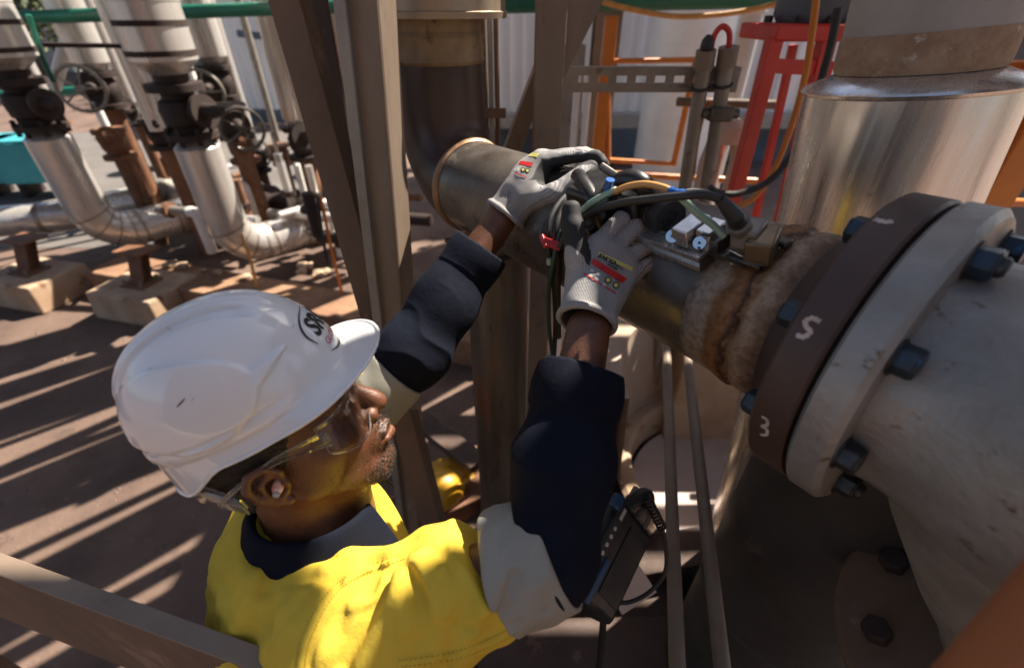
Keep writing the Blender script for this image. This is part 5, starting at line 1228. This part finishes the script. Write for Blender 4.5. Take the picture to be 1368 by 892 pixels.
def glove(spec, label):
    wr, cuff0 = spec['wrist'], spec['cuff']
    chains = spec['fingers']; parts = []
    for ch, rs in chains: parts.append((s_chain(ch, rs, .003), .0))
    mcs = [(s_cone(wr+spec['spread'][i], ch[0], .020, rs[0]*1.28), .014) for i, (ch, rs) in enumerate(chains)]
    palm = union(mcs+[(s_ell(spec['palm'][0], spec['palm'][1], spec['palm'][2]), .014)])
    th = s_chain(spec['thumb'][0], spec['thumb'][1], .006)
    cone = s_cone(cuff0, wr+(wr-cuff0)*.5, spec['cr'], spec['cr']*.90)
    cax = nrm(wr-cuff0); u_, v_, _ = frame(cax)
    def torus(P):
        q = P-cuff0; t = q@cax; rad = np.linalg.norm(q-t[:, None]*cax, axis=1); return np.sqrt((rad-spec['cr'])**2+(t-.003)**2)-.0042
    inner = s_cone(cuff0-cax*.03, cuff0+cax*.035, spec['cr']-.004, spec['cr']-.004)
    def f(P):
        fing = None
        for g_, _ in parts:
            v = g_(P); fing = v if fing is None else smin(fing, v, .0010)
        d = smin(palm(P), fing, .006); d = smin(d, th(P), .009)
        t = (P-cuff0)@cax
        c = np.maximum(cone(P), -t); c = smin(c, torus(P), .004); d = smin(d, c, .02)
        near = np.abs(d) < .02; w = np.zeros(len(P)); w[near] = .0007*wob(P[near], .03, 7)
        d = d-w
        return smax(d, -inner(P), .002)
    allp = np.concatenate([np.array(c) for c, _ in chains]+[np.array(spec['thumb'][0]), wr[None], cuff0[None]])
    o, V = sdf_obj('glove', f, allp.min(0)-.06, allp.max(0)+.06, .0018, K['glove'], person)
    o['label'] = label
    # coating mask: palm side and finger pads
    best = np.full(len(V), 9.0); cv_ = np.zeros(len(V))
    def segs(ch, n, bias, tfun=None):
        nonlocal best, cv_
        for i in range(len(ch)-1):
            a, b = ch[i], ch[i+1]; d = b-a; q = V-a; t = np.clip(q@d/(d@d), 0, 1); off = q-t[:, None]*d; L = np.linalg.norm(off, axis=1)
            val = .5+(off@n)/np.maximum(L, 1e-6)*.5+(bias[i]+(bias[i+1]-bias[i])*t); m = L < best; best = np.where(m, L, best); cv_ = np.where(m, val, cv_)
    for (ch, rs), bi in zip(chains, spec['bias']): segs([wr+spec['spread'][0]*0, ch[0]], spec['n'], [spec['pb'], spec['pb']]); segs(ch, spec['n'], bi)
    segs(spec['thumb'][0], spec['nt'], spec['tb'])
    t = (V-cuff0)@cax; cv_ = cv_*np.clip((t-spec['fade'])/.02, 0, 1)
    if 'extra' in spec: cv_ = np.maximum(cv_, spec['extra'](V))
    attr(o, 'coat', cv_); attr(o, 'knit_u', t); q = V-cuff0; attr(o, 'knit_v', np.arctan2(q@v_, q@u_)*.036)
    return o, f
dW = lambda L_: [W(*p) for p in L_]
right = dict(wrist=W(789, 408, .618), cuff=W(783, 431, .606), cr=.0375, palm=(W(800, 372, .634), (.044, .034, .015), np.stack([RT, UP, FW], 1)),
    spread=[RT*-.014, RT*-.004, RT*.006, RT*.016],
    fingers=[(dW([(797, 328, .628), (829, 292, .634), (840, 298, .664), (834, 312, .683)]), [.0120, .0112, .0106, .010]),
             (dW([(817, 333, .630), (850, 303, .638), (860, 311, .666), (853, 324, .684)]), [.0122, .0114, .0106, .010]),
             (dW([(833, 348, .634), (865, 328, .644), (872, 336, .669), (866, 346, .684)]), [.0118, .0108, .0102, .0095]),
             (dW([(845, 364, .642), (875, 347, .651), (881, 354, .672), (876, 361, .684)]), [.0108, .0098, .0092, .0088])],
    thumb=(dW([(778, 392, .630), (771, 345, .618), (765, 303, .612), (763, 279, .612)]), [.021, .0165, .0145, .0120]),
    n=nrm(FW*.95-RT*.45+UP*.12), nt=nrm(FW*.3+UP*.3+RT*.4), bias=[[-.28, -.05, .02, .1], [-.35, -.22, 0, .1], [-.35, -.25, 0, .1], [-.35, -.28, 0, .1]], pb=-.3, tb=[-.4, .15, .9, .9], fade=.045)
gR, gRf = glove(right, 'grey knit glove with black thumb gripping the scanner')
left = dict(wrist=W(692, 265, .848), cuff=W(675, 288, .853), cr=.0385, palm=(W(709, 238, .850), (.034, .040, .028), np.stack([RT, UP, FW], 1)),
    spread=[UP*.012-FW*.01, UP*.01, FW*.012, FW*.02-UP*.012],
    fingers=[(dW([(722, 216, .836), (773, 207, .834), (797, 211, .832), (803, 217, .832)]), [.0150, .0132, .0125, .0115]),
             (dW([(724, 212, .860), (780, 206, .862), (800, 213, .858), (807, 221, .856)]), [.0145, .0128, .0122, .0112]),
             (dW([(738, 226, .885), (782, 240, .892), (778, 262, .88), (760, 275, .872)]), [.0140, .0122, .0115, .0105]),
             (dW([(732, 242, .905), (768, 268, .905), (756, 288, .89), (738, 292, .878)]), [.0125, .0112, .0105, .0098])],
    thumb=(dW([(706, 268, .836), (742, 258, .806), (776, 232, .800), (790, 223, .802)]), [.021, .0175, .0140, .0120]),
    n=nrm(RT*.80-UP*.62+FW*.15), nt=nrm(UP*.75+RT*.25+FW*.55), bias=[[.05, .0, .30, .6], [.1, 0, .3, .6], [.4, .5, .6, .6], [.4, .5, .6, .6]], pb=-.02, tb=[-.35, -.12, .02, .25], fade=.05)
gL, gLf = glove(left, 'grey knit glove with black finger pads pinching above the pipe')
# prints
decal('print', [[(800, 336), (846, 357), (844.5, 362.5), (799, 340)]], gRf, K['print_yellow'], gR, .0008)
text_decal('print', 'pro', (799, 341.5), (23, 11.5), 6.0, gRf, K['print_black'], gR, .03, .25, .0013)
text_decal('print', 'ULTRATECH', (806, 347), (25.5, 14), 3.1, gRf, K['print_black'], gR, .02)
text_decal('print', 'FOAM', (811, 354), (12.5, 7), 3.1, gRf, K['print_black'], gR, .02)
decal('print', [[(793.5, 345), (838, 372), (831.5, 378.5), (789, 351.5)], [(780, 364), (823, 390.5), (822.3, 392), (779.3, 365.5)]], gRf, K['print_red'], gR, .0008)
decal('print', [circ((812.5, 374), 4.7), circ((823, 380.8), 4.7)], gRf, K['print_black'], gR, .0008)
decal('print', [circ((812.5, 374), 3.0), circ((823, 380.8), 3.0)], gRf, K['print_yellow'], gR, .0013)
decal('print', [[(x, y), (x+4.5, y+2.6), (x+2.6, y+6), (x-1.9, y+3.4)] for x, y in ((790, 358.5), (798.5, 363.5), (788, 364.5), (796.5, 369.5), (806, 377))], gRf, K['print_white'], gR, .0008)
decal('print', [[(695.3, 214.7), (712.4, 217.2), (710.1, 222.9), (692.4, 219)], [(687.6, 230), (703, 236), (702.7, 237.4), (687.2, 231.4)]], gLf, K['print_red'], gL, .0008)
decal('print', [[(706.5, 208.5), (709, 203.8), (720.5, 205), (718, 210)]], gLf, K['print_yellow'], gL, .0008)
decal('print', [circ((698.7, 226.5), 3.0), circ((704.6, 227.8), 3.0)], gLf, K['print_black'], gL, .0008)
decal('print', [circ((698.7, 226.5), 1.9), circ((704.6, 227.8), 1.9)], gLf, K['print_yellow'], gL, .0013)
decal('print', [[(691, 223.5), (694, 224), (693, 229), (690, 228.4)], [(687.8, 224), (689.6, 224.3), (688.6, 228.6), (686.8, 228.3)]], gLf, K['print_white'], gL, .0008)

# ================================================================== hard hat
K['scuff'] = mat('grey scuff', (.40, .38, .36), None, 9, .6, 0, 0)
K['darkblue'] = mat('dark blue bumper', (.01, .06, .15), None, 9, .4, 0, 0)
hat = thing('hard_hat', 'glossy white hard hat with dark logo on the worker\'s head', 'hard hat', hw((0, 0, .05)))
ZR, HH = .063, .1233
def sst(a, b, x): t = np.clip((x-a)/(b-a), 0, 1); return t*t*(3-2*t)
HSH = np.array([.0048, .0053, .0094])
def hat_pt(phi, s):
    """s 1..0 crown to rim, then 0..-1 down the skirt or out along the peak"""
    c, q = cos(phi), sin(phi); ax_ = .1166 if c > 0 else .1271
    rp = 1/math.sqrt((c/ax_)**2+(q/.0885)**2)
    wf = float(sst(1.35, .75, abs(phi))); wb = float(sst(1.9, 2.7, abs(phi)))
    if s >= 0:
        a = s*pi/2; rho = cos(a)**.86; zz = sin(a)**.90; x, y, z = rp*rho*c, rp*rho*q, ZR+HH*zz
        n = np.array([c*rho/ax_, q*rho/.0885, zz/HH*.8]); n /= np.linalg.norm(n)
        # moulded features
        dsp = 0
        e = math.hypot((x+.030-.25*(z-.12))/.078, (z-.112+.10*x)/.044)
        dsp += .0062*float(sst(1.04, .97, e))*float(sst(.030, .055, abs(y)))
        tx_ = (x-.02)/.062; tz_ = z-.108-.012*tx_
        if 0 < tx_ < 1: dsp += .0055*float(sst(.016*(1-tx_)+.002, .016*(1-tx_)-.002, abs(tz_)))*float(sst(.030, .05, abs(y)))*(1-float(sst(1.04, .97, e)))
        for yc, hwid in ((.027, .0075),):
            dsp -= .0060*float(sst(hwid+.0015, hwid-.0015, abs(abs(y)-yc)))*float(sst(-.105, -.085, x))*float(sst(.075, .05, x))*float(sst(.125, .14, z))
        dsp += .0035*float(sst(.013, .009, abs(y)))*float(sst(.12, .14, z))*float(sst(.09, .07, x))
        dsp -= .0022*math.exp(-((z-(ZR+.014))/.003)**2)*(1-wf)-.0025*float(sst(ZR+.016, ZR+.012, z))*(1-wf)
        return np.array([x, y, z])+n*dsp+HSH
    t = -s
    side = np.array([rp*c*(1+.0635*t), rp*q*(1+.0635*t), ZR-(.0131+.0337*wb)*t-.004*t*t])
    pe = .0414*(1-.35*(phi/1.0)**2 if abs(phi) < 1.3 else .4)
    peak = np.array([(rp+pe*t)*c+.004*t, (rp+pe*t)*q*.98, ZR+.0016*t-.0034*t*t-.010*(phi**2)*t])
    return side*(1-wf)+peak*wf+HSH
ss = [1-.985*i/100 for i in range(101)]+[-k/12 for k in range(0, 13)]
ss[0] = 1.0
nphi = 320
rows = [[hw(hat_pt(-pi+2*pi*k/nphi, s_)) for k in range(nphi)]+[hw(hat_pt(pi, s_))] for s_ in ss]
mb = MB().sheet(rows)
shell = obj('shell', mb, K['helmet'], hat, solid=.0028, angle=180)
me = shell.data; bm = bmesh.new(); bm.from_mesh(me); bmesh.ops.remove_doubles(bm, verts=bm.verts, dist=1e-5); bm.to_mesh(me); bm.free()
me.polygons.foreach_set('use_smooth', [True]*len(me.polygons))
shell.modifiers['thick'].offset = -1
rim = [hw(hat_pt(-pi+2*pi*k/160, -1)) for k in range(160)]
obj('rim_bead', MB().tube(rim, .0022, 8, closed=True), K['helmet'], hat)
# logo on the front, wrapped on the shell: u = sideways (m), v = up (m)
def on_hat(u, v, lift=.0007):
    phi = u/.125; lo_, hi_ = 0.0, .95
    s_ = np.clip(v/.17, 0, .95); p = hat_pt(phi, s_); e = 1e-3
    n = np.cross(hat_pt(phi+e, s_)-p, hat_pt(phi, s_+e)-p); n /= np.linalg.norm(n)
    return hw(p+n*lift)
def hat_text(name, txt, u0, v0, L, h, m, bold=0.0, shear=0):
    v, fs = text_mesh(txt, bold); v = v*np.array([L/v[:, 0].max(), h/.7]); v[:, 0] += shear*v[:, 1]
    obj(name, MB().add([on_hat(u0+a, v0+b) for a, b in v], fs), m, shell, smooth=False)
hat_text('logo_letters', 'SRG', -.030, .030, .060, .0205, K['print_black'], .035, .12)
hat_text('logo_word', 'GLOBAL', -.027, .0165, .052, .0070, K['print_red'], .0)
def hat_strip(name, pts, ws, m):
    P = catmull([np.array([*p, 0]) for p in pts], 8); W_ = np.interp(np.linspace(0, 1, len(P)), np.linspace(0, 1, len(ws)), ws); rws = []
    for i, p in enumerate(P):
        d = nrm(P[min(i+1, len(P)-1)]-P[max(i-1, 0)]); n = np.array([-d[1], d[0]])*W_[i]/2; rws.append([on_hat(p[0]+n[0], p[1]+n[1], .001), on_hat(p[0]-n[0], p[1]-n[1], .001)])
    obj(name, MB().sheet(rws), m, shell)
hat_strip('logo_arc', [(-.039, .026), (-.043, .038), (-.037, .049), (-.020, .057), (.01, .060)], [.0006, .003, .0028, .0016, .0005], K['print_black'])
hat_strip('logo_arc', [(-.031, .012), (-.008, .007), (.024, .010), (.042, .026), (.040, .042)], [.0005, .002, .003, .003, .0006], K['print_black'])
# scratch, nape strap
P_s = [(238, 540), (241, 537), (246, 532)]
bv = None
from mathutils.bvhtree import BVHTree
dg = bpy.context.evaluated_depsgraph_get(); bv = BVHTree.FromObject(shell, dg); hb = Vector(WL[shell])
def hat_hit(px, py, lift=.0006):
    r = Vector(nrm(ray(px, py))); loc, n, _, _ = bv.ray_cast(Vector(CAM)-hb, r)
    return None if loc is None else np.array(loc+hb-r*lift)
def hat_mark(name, poly, m):
    P = [hat_hit(*p) for p in poly]
    if all(p is not None for p in P): obj(name, MB().add(P, [tuple(range(len(P)))]), m, shell, smooth=False)
hat_mark('scratch', [(235, 544.5), (239, 539), (246, 532), (247.5, 532.5), (244, 537), (238, 543)], K['print_black'])
rs_ = random.Random(4)
for _k in range(9):
    x_, y_s = rs_.uniform(185, 420), rs_.uniform(420, 600); q_ = rs_.uniform(0, 3.1); L_ = rs_.uniform(2, 7); dx, dy = cos(q_)*L_, sin(q_)*L_
    hat_mark('scuff', [(x_-dx, y_s-dy), (x_-dy*.08, y_s+dx*.08), (x_+dx, y_s+dy), (x_+dy*.08, y_s-dx*.08)], K['scuff'])
obj('nape_strap', MB().sheet([[hw((-.105+.02*i, -.040-.016*i, .03-.006*i)) for i in range(4)], [hw((-.104+.02*i, -.044-.016*i, .000-.004*i)) for i in range(4)]]), K['lensedge'], hat, solid=.003)

# ================================================================== safety glasses and ear plug
gl = thing('safety_glasses', 'clear plastic safety glasses under the helmet peak', 'glasses', hw((.09, 0, .02)))
def lens(sy):
    rows = []
    for j in range(9):
        v = j/8; row = []
        for i in range(15):
            u = i/14; x = .068+.042*sin(u*pi/2)**1.1; y = -(.080*cos(u*pi/2)**.85+.004); zt = .044-.004*u; zb = .004-.026*sin(min(1, u*1.25)*pi/2)+.022*max(0, u-.75)*4*.6
            row.append(hw((x-.004*(1-v), sy*-y*-1*-1 if False else (y if sy < 0 else -y), zb+(zt-zb)*v)))
        rows.append(row)
    o = obj('lens', MB().sheet(rows), K['lens'], gl, solid=.002, angle=180)
    edge = [rows[0][i] for i in range(15)]+[rows[j][-1] for j in range(1, 9)]+[rows[8][i] for i in range(13, -1, -1)]+[rows[j][0] for j in range(7, 0, -1)]
    obj('lens_edge', MB().tube(edge, .0010, 6, closed=True), K['lensedge'], o)
for sy in (-1, 1): lens(sy)
for sy in (-1, 1):
    y = sy
    top = [(.072, .0835, .034), (.055, .0865, .036), (.02, .087, .036), (-.01, .088, .031), (-.045, .086, .022), (-.068, .080, .010)]
    low = [(.072, .0835, .014), (.055, .0865, .020), (.02, .087, .027), (-.01, .088, .026), (-.045, .086, .017), (-.068, .080, .005)]
    t_ = catmull([np.array([a, sy*b, c]) for a, b, c in top], 5); l_ = catmull([np.array([a, sy*b, c]) for a, b, c in low], 5)
    te = obj('temple', MB().sheet([[hw(p) for p in t_], [hw((p+q)/2+np.array([0, sy*.001, 0])) for p, q in zip(t_, l_)], [hw(p) for p in l_]]), K['lens'], gl, solid=.0022, angle=180)
    obj('temple_edge', MB().tube([hw(p) for p in t_], .0011, 6), K['lensedge'], te); obj('temple_edge', MB().tube([hw(p) for p in l_], .0011, 6), K['lensedge'], te)
    obj('hinge', MB().box(hw((.071, sy*.083, .026)), (.009, .004, .012), HM), K['lensedge'], gl, bevel=.001)
    if sy < 0:
        v, fs = text_mesh('bolle', .01); v = v*np.array([.020/v[:, 0].max(), .0055/.7])
        obj('print', MB().add([hw((.036+a, -.0887, .0235+b)) for a, b in v], fs), K['print_black'], te, smooth=False)
pl = thing('ear_plug', 'orange and white foam plug in the worker\'s ear', 'ear plug', hw((-.006, -.085, -.004)))
obj('foam', MB().lathe([(-.012, .0045), (0, .006), (.006, .0062), (.010, .0052), (.0125, .003), (.013, 0)], hw((-.005, -.080, -.003)), HM@np.array([-.1, -1, -.05]), 18), K['plug'], pl)
obj('tip', MB().lathe([(.0135, .0), (.0136, .004), (.016, .0036), (.0175, 0)], hw((-.005, -.080, -.003)), HM@np.array([-.1, -1, -.05]), 14), K['print_white'], pl)

# red lettering on the lining by the open front
v, fs = text_mesh('RS', .03); v = v/np.array([v[:, 0].max(), .7])
obj('print', MB().add([W(519+17*a+6*b, 727+14*a-9*b, .652) for a, b in v], fs), K['print_red'], lin, smooth=False)

# ================================================================== scanner clamped on the pipe
def PC(px, py, h=0.0):
    t, a, P = None, None, None
    dr = nrm(ray(px, py)); o = CAM-PA; a = dr-(dr@PD)*PD; b = o-(o@PD)*PD; r = PR+h
    A = a@a; B = 2*a@b; C_c = b@b-r*r; D = B*B-4*A*C_c; s_ = (-B-math.sqrt(max(D, 0)))/(2*A); return CAM+s_*dr
def PF(P):
    t = (P-PA)@PD; n = nrm(P-PX(t))*.45+nrm(np.array([0, 0, 1.0])-PD[2]*PD)*.55; n = nrm(n-(n@PD)*PD); tt = np.cross(n, PD)    # tt points round the pipe
    return np.stack([PD, tt, n], 1)
sc_ = thing('pipe_scanner', 'black and aluminium ultrasonic scanner strapped on top of the pipe', 'scanner', PC(860, 300))
def sbox(nm, px, py, h, size, m, bev=.0015, parent=sc_, roll=0.0):
    P = PC(px, py, h); F_ = PF(P); 
    if roll: F_ = F_@rotz(roll)
    return obj(nm, MB().box(P, size, F_), K[m], parent, bevel=bev), P, F_
E0 = PC(942, 347, .018); F0 = PF(E0); poly = [(-.012, -.011), (.012, -.011), (.012, -.004), (.008, -.004), (.008, .003), (.012, .003), (.012, .011), (-.012, .011), (-.012, .003), (-.008, .003), (-.008, -.004), (-.012, -.004)]
obj('rail', MB().prism(poly, E0-PD*.26, E0, F0[:, 2]), K['alu'], sc_, smooth=False, bevel=.0006)
obj('rail_end', MB().box(E0+PD*.0015, (.003, .022, .02), F0), K['darkmetal'], sc_)
sbox('clamp_block', 923, 306, .034, (.024, .046, .022), 'alu'); sbox('clamp_base', 930, 318, .016, (.05, .05, .018), 'darkmetal')
b1_, P1, F1_ = sbox('clamp_block', 950, 312, .028, (.020, .034, .024), 'alu'); sbox('clamp_slot', 949, 309, .041, (.010, .022, .003), 'black')
sbox('probe_arm', 958, 322, .022, (.022, .03, .02), 'darkmetal')
def knob(px, py, h, r, ln):
    P = PC(px, py, h); ax = nrm(CAM-P-.5*PD*((CAM-P)@PD)); k = obj('knob', MB().lathe([(-ln, r*.8), (-ln*.2, r*.8), (-ln*.2, r), (ln*.6, r), (ln*.75, r*.93), (ln*.75, 0)], P, ax, 28), K['chrome'], sc_)
    obj('knob_screw', MB().lathe([(ln*.76, r*.22), (ln*.8, r*.2), (ln*.8, 0)], P, ax, 12), K['black'], k)
knob(900, 316, .036, .0088, .010); knob(936, 325, .030, .0084, .009)
L0, L1, L2 = PC(942, 333, .022), PC(972, 341, .020), PC(998, 356, .012)
obj('lever', MB().prism([(-.006, -.002), (.006, -.002), (.006, .002), (-.006, .002)], L0, L1, PF(L0)[:, 2]).prism([(-.006, -.002), (.006, -.002), (.006, .002), (-.006, .002)], L1, L2, PF(L1)[:, 2]), K['darkmetal'], sc_, smooth=False)
# probe, connector, wedge and gel
pb_, Pp, Fp = sbox('probe', 1018, 327, .020, (.030, .046, .030), 'bronze', .003, roll=.35)
sbox('probe_holder', 1000, 312, .028, (.030, .034, .026), 'galv', .003, roll=.2)
sbox('probe_plate', 1028, 318, .008, (.05, .016, .008), 'darkmetal', .002)
sbox('wedge', 1000, 338, .008, (.062, .050, .014), 'gel', .004)
cA, cB, cC = PC(989, 305, .040), PC(984, 293, .066), PC(962, 266, .098)
cax_ = nrm(cB-cA); mb = MB()
for k in range(5): mb.lathe([(.004*k, .0135), (.004*k+.0028, .0135), (.004*k+.0028, .0118), (.004*k+.004, .0118)], cA, cax_, 26)
obj('connector', mb, K['galv'], sc_)
obj('strain_relief', MB().tube([cA+cax_*.018, cB+cax_*.01, cC], [.0105, .0100, .0062], 18), K['rubber'], sc_)
# wheels and black body
def wheel(px, py, h, r, w, ax):
    P = PC(px, py, h); wh = obj('wheel', MB().lathe([(-w, r*.55), (-w, r*.96), (-w*.8, r), (-w*.25, r), (-w*.2, r*.93), (0, r*.93), (.05*w, r), (w*.8, r), (w, r*.95), (w, r*.5), (w*.9, r*.45), (w*.9, 0)], P, ax, 40), K['rubber'], sc_)
    obj('hub', MB().lathe([(w*.9, r*.14), (w*1.02, r*.13), (w*1.02, 0)], P, ax, 14), K['black'], wh)
wax = nrm(PD*.85-PF(PC(885, 285))[:, 1]*.25)
wheel(884, 286, .026, .0255, .020, wax); wheel(800, 250, .030, .0255, .018, wax)
sbox('body', 836, 268, .036, (.080, .050, .046), 'black', .006); sbox('body', 800, 262, .040, (.07, .075, .05), 'black', .008); sbox('body', 792, 305, .030, (.05, .05, .05), 'black', .006)
pA = [PC(x, y, h) for x, y, h in ((815, 262, .05), (822, 246, .075), (845, 240, .085), (862, 250, .075), (868, 266, .045))]
obj('handle', MB().tube(pA, .0135, 14, smooth=6), K['black'], sc_)
obj('lever_bar', MB().tube([PC(803, 222, .10), PC(830, 240, .085)], .0055, 10), K['darkmetal'], sc_)
obj('strap', MB().tube([PC(772, 235, .06), PC(785, 255, .065), PC(800, 282, .06), PC(806, 300, .045)], .012, 12, smooth=5), K['black'], sc_)
def hose(nm, pts, r, m, lab=None, cat='hose', parent=sc_):
    P = [PC(x, y, h) for x, y, h in pts]; return obj(nm, MB().tube(P, r, 12, smooth=7), K[m], parent)
hose('green_hose', [(772, 285, .085), (792, 270, .092), (812, 259, .095), (822, 254, .095)], .0048, 'greenhose')
hose('amber_hose', [(822, 256, .095), (840, 249, .100), (862, 246, .103), (884, 250, .102), (898, 256, .098)], .0044, 'amber')
hose('green_hose', [(908, 262, .094), (918, 272, .085), (935, 288, .068), (952, 300, .055), (968, 316, .040)], .0046, 'greenhose')
hose('thin_lead', [(908, 257, .098), (925, 254, .098), (945, 256, .096), (962, 264, .090)], .0018, 'print_white')
hose('black_cable', [(748, 330, .06), (768, 300, .075), (795, 282, .088), (830, 271, .098), (870, 266, .105), (910, 262, .108), (940, 260, .106), (962, 266, .098)], .0050, 'rubber')
hose('black_cable', [(756, 320, .06), (772, 292, .072), (800, 276, .085), (815, 266, .09)], .0062, 'darkgreen')
for (x, y, h) in ((813, 250, .098), (905, 258, .098)):
    P = PC(x, y, h); obj('fitting', MB().lathe([(-.011, .0058), (-.004, .0058), (-.004, .0048), (.004, .0048), (.004, .0058), (.011, .0058)], P, nrm(PC(x+14, y+3, h)-P) if x > 850 else nrm(PC(x+3, y-12, h+.01)-P), 14), K['bluefit'], sc_)
sbox('hose_tee', 816, 257, .09, (.016, .012, .016), 'black', .002)
# cable bundle hanging from the scanner with a red clip
cb = thing('cable_bundle', 'black and green cables hanging between the two gloves with a red clip', 'cable', W(742, 530, 1.05))
def wtube(nm, pts, r, m, par): return obj(nm, MB().tube([W(*p) for p in pts], r, 12, smooth=6), K[m], par)
wtube('cable', [(770, 250, .80), (748, 270, .78), (734, 295, .77), (731, 320, .775), (735, 345, .79), (741, 390, .84), (742, 440, .92), (738, 500, 1.0), (733, 560, 1.1), (735, 640, 1.25)], .0050, 'rubber', cb)
wtube('cable', [(778, 252, .80), (756, 275, .78), (744, 298, .77), (741, 322, .775), (744, 350, .79), (745, 400, .85), (746, 450, .93)], .0062, 'rubber', cb)
wtube('cable', [(784, 262, .80), (760, 285, .775), (750, 305, .765), (745, 325, .765), (739, 350, .78), (733, 390, .83), (734, 440, .9), (740, 490, 1.0), (742, 540, 1.1), (745, 640, 1.3)], .0042, 'darkgreen', cb)
wtube('cable', [(765, 258, .79), (742, 280, .78), (729, 302, .775), (727, 318, .775)], .0058, 'rubber', cb)
c0_, c1_ = W(726, 322, .765), W(749, 330, .757)
obj('clip', MB().prism([(-.004, -.007), (.004, -.007), (.004, .007), (-.004, .007)], c0_, c1_, UP), K['redplastic'], cb, smooth=False, bevel=.0015)
obj('clip', MB().prism([(-.004, -.004), (.004, -.004), (.004, .004), (-.004, .004)], W(724, 314, .77), W(730, 330, .763), UP), K['redplastic'], cb, smooth=False, bevel=.0015)
obj('ferrule', MB().tube([W(734, 345, .78), W(734, 353, .785)], .0052, 12), K['greenhose'], cb)

# ================================================================== flaw detector hanging below the forearm
dA, dB = W(758, 780, .80), W(822, 662, .90); e1 = nrm(dB-dA); Ld = np.linalg.norm(dB-dA)
e2 = W(892, 745, .95)-W(826, 700, .88); e2 = nrm(e2-(e2@e1)*e1); e3 = np.cross(e1, e2); DR = np.stack([e1, e2, e3], 1)
if e3@FW > 0: e3 = -e3; DR = np.stack([e1, e2, -e3], 1)
det = thing('flaw_detector', 'black and blue handheld flaw detector hanging behind the navy forearm', 'instrument', dA)
def db_(nm, a, b, c, sz, m, bev=.003, par=det): return obj(nm, MB().box(dA+e1*a+e2*b+e3*c, sz, DR), K[m], par, bevel=bev)
hs = db_('housing', Ld/2, .065, -.042, (Ld*1.02, .125, .12), 'black', .014)
db_('keypad_strip', Ld/2, .016, .020, (Ld*.98, .024, .005), 'rubber', .002)
db_('blue_bumper', Ld*.20, .036, .020, (Ld*.46, .014, .010), 'darkblue', .003); db_('blue_bumper', Ld*.93, .004, .012, (Ld*.16, .03, .02), 'darkblue', .004)
db_('screen', Ld/2, .084, .0185, (Ld*.72, .06, .003), 'print_black', .001)
for i in range(8): obj('key', MB().lathe([(0, .0042), (.002, .0042), (.0026, .003), (.0026, 0)], dA+e1*Ld*(.06+.09*i)+e2*.015+e3*.0226, e3, 14), K['print_white'], hs)
db_('label_plate', Ld*.86, .016, .0238, (.024, .008, .002), 'print_white', .0005)
# handle, knobs and coiled lead
obj('carry_handle', MB().tube([dA+e1*Ld*.95+e2*.02+e3*.02, dA+e1*(Ld+.03)+e2*.03+e3*.03, dA+e1*(Ld+.045)+e2*.06+e3*.02, dA+e1*(Ld+.02)+e2*.095, dA+e1*Ld*.9+e2*.10-e3*.01], .014, 12, smooth=5), K['black'], det)
for i in range(4): obj('plug', MB().lathe([(0, .011), (.02, .011), (.022, .008), (.045, .007)], dA+e1*Ld*(1.0)+e2*(.03+.022*i)+e3*(.01-.018*(i % 2)), e1, 14), K['black' if i % 2 else 'galv'], det)
cs, ce = W(864, 664, .88), W(885, 706, .9); ca_ = nrm(ce-cs); u, v, _ = frame(ca_); Lc = np.linalg.norm(ce-cs)
obj('coiled_lead', MB().tube([cs+ca_*Lc*t+.008*(cos(t*62)*u+sin(t*62)*v) for t in np.linspace(0, 1, 140)], .0022, 6), K['rubber'], det)
obj('lead', MB().tube([W(*p) for p in ((885, 706, .9), (890, 735, .9), (888, 765, .9), (868, 790, .9), (840, 804, .9), (815, 802, .88))], .0042, 10, smooth=6), K['rubber'], det)
obj('strap', MB().tube([W(*p) for p in ((812, 790, .98), (806, 830, 1.02), (800, 900, 1.1))], .008, 8), K['black'], det)
pp = W(838, 780, 1.12); o = obj('paper_tag', MB().box(pp, (.10, .003, .10), np.stack([nrm(W(858, 770, 1.12)-W(820, 795, 1.12)), nrm(FW-UP*.3), np.cross(nrm(W(858, 770, 1.12)-W(820, 795, 1.12)), nrm(FW-UP*.3))], 1)), K['pink'], at=pp); tag(o, 'pale card lying behind the detector lead', 'card')

# ================================================================== yellow hard hat beyond the broad post
yb = Wz(588, 655, .16); yh = thing('yellow_hat', 'yellow hard hat with black badge between the posts', 'hard hat', (yb[0], yb[1], .02))
yax = nrm((.35, -.55, .75))
rows = [[None]*33 for _ in range(14)]
u, v, a_ = frame(yax)
for i in range(14):
    s_ = i/13
    for k in range(33):
        q = 2*pi*k/32
        if i < 11: th_ = s_*13/10*pi/2; r_ = .115*math.sin(th_)**.9 if th_ > 0 else 0; z_ = .12*math.cos(th_)
        else: r_ = .115+.012*(i-10)*(1+.8*max(0, cos(q))); z_ = -.004*(i-10)
        rows[i][k] = yb+u*cos(q)*r_*1.15+v*sin(q)*r_+a_*z_
obj('shell', MB().sheet(rows), K['yellow'], yh, solid=.004, angle=180)
bp_ = yb+nrm(CAM-yb)*.11; bx_, by_, _ = frame(nrm(CAM-yb))
obj('badge', MB().add([bp_+bx_*.03*x+by_*.03*y for x, y in ((-1, -.6), (-.3, -1), (.9, -.3), (1, .5), (.1, .2), (-.2, 1), (-1, .5))], [tuple(range(7))]), K['print_black'], yh, smooth=False)
obj('strap', MB().tube([yb+u*.1+a_*.0, yb+u*.06+v*.1-a_*.06, yb-u*.02+v*.13-a_*.05], .006, 8, smooth=4), K['print_black'], yh)
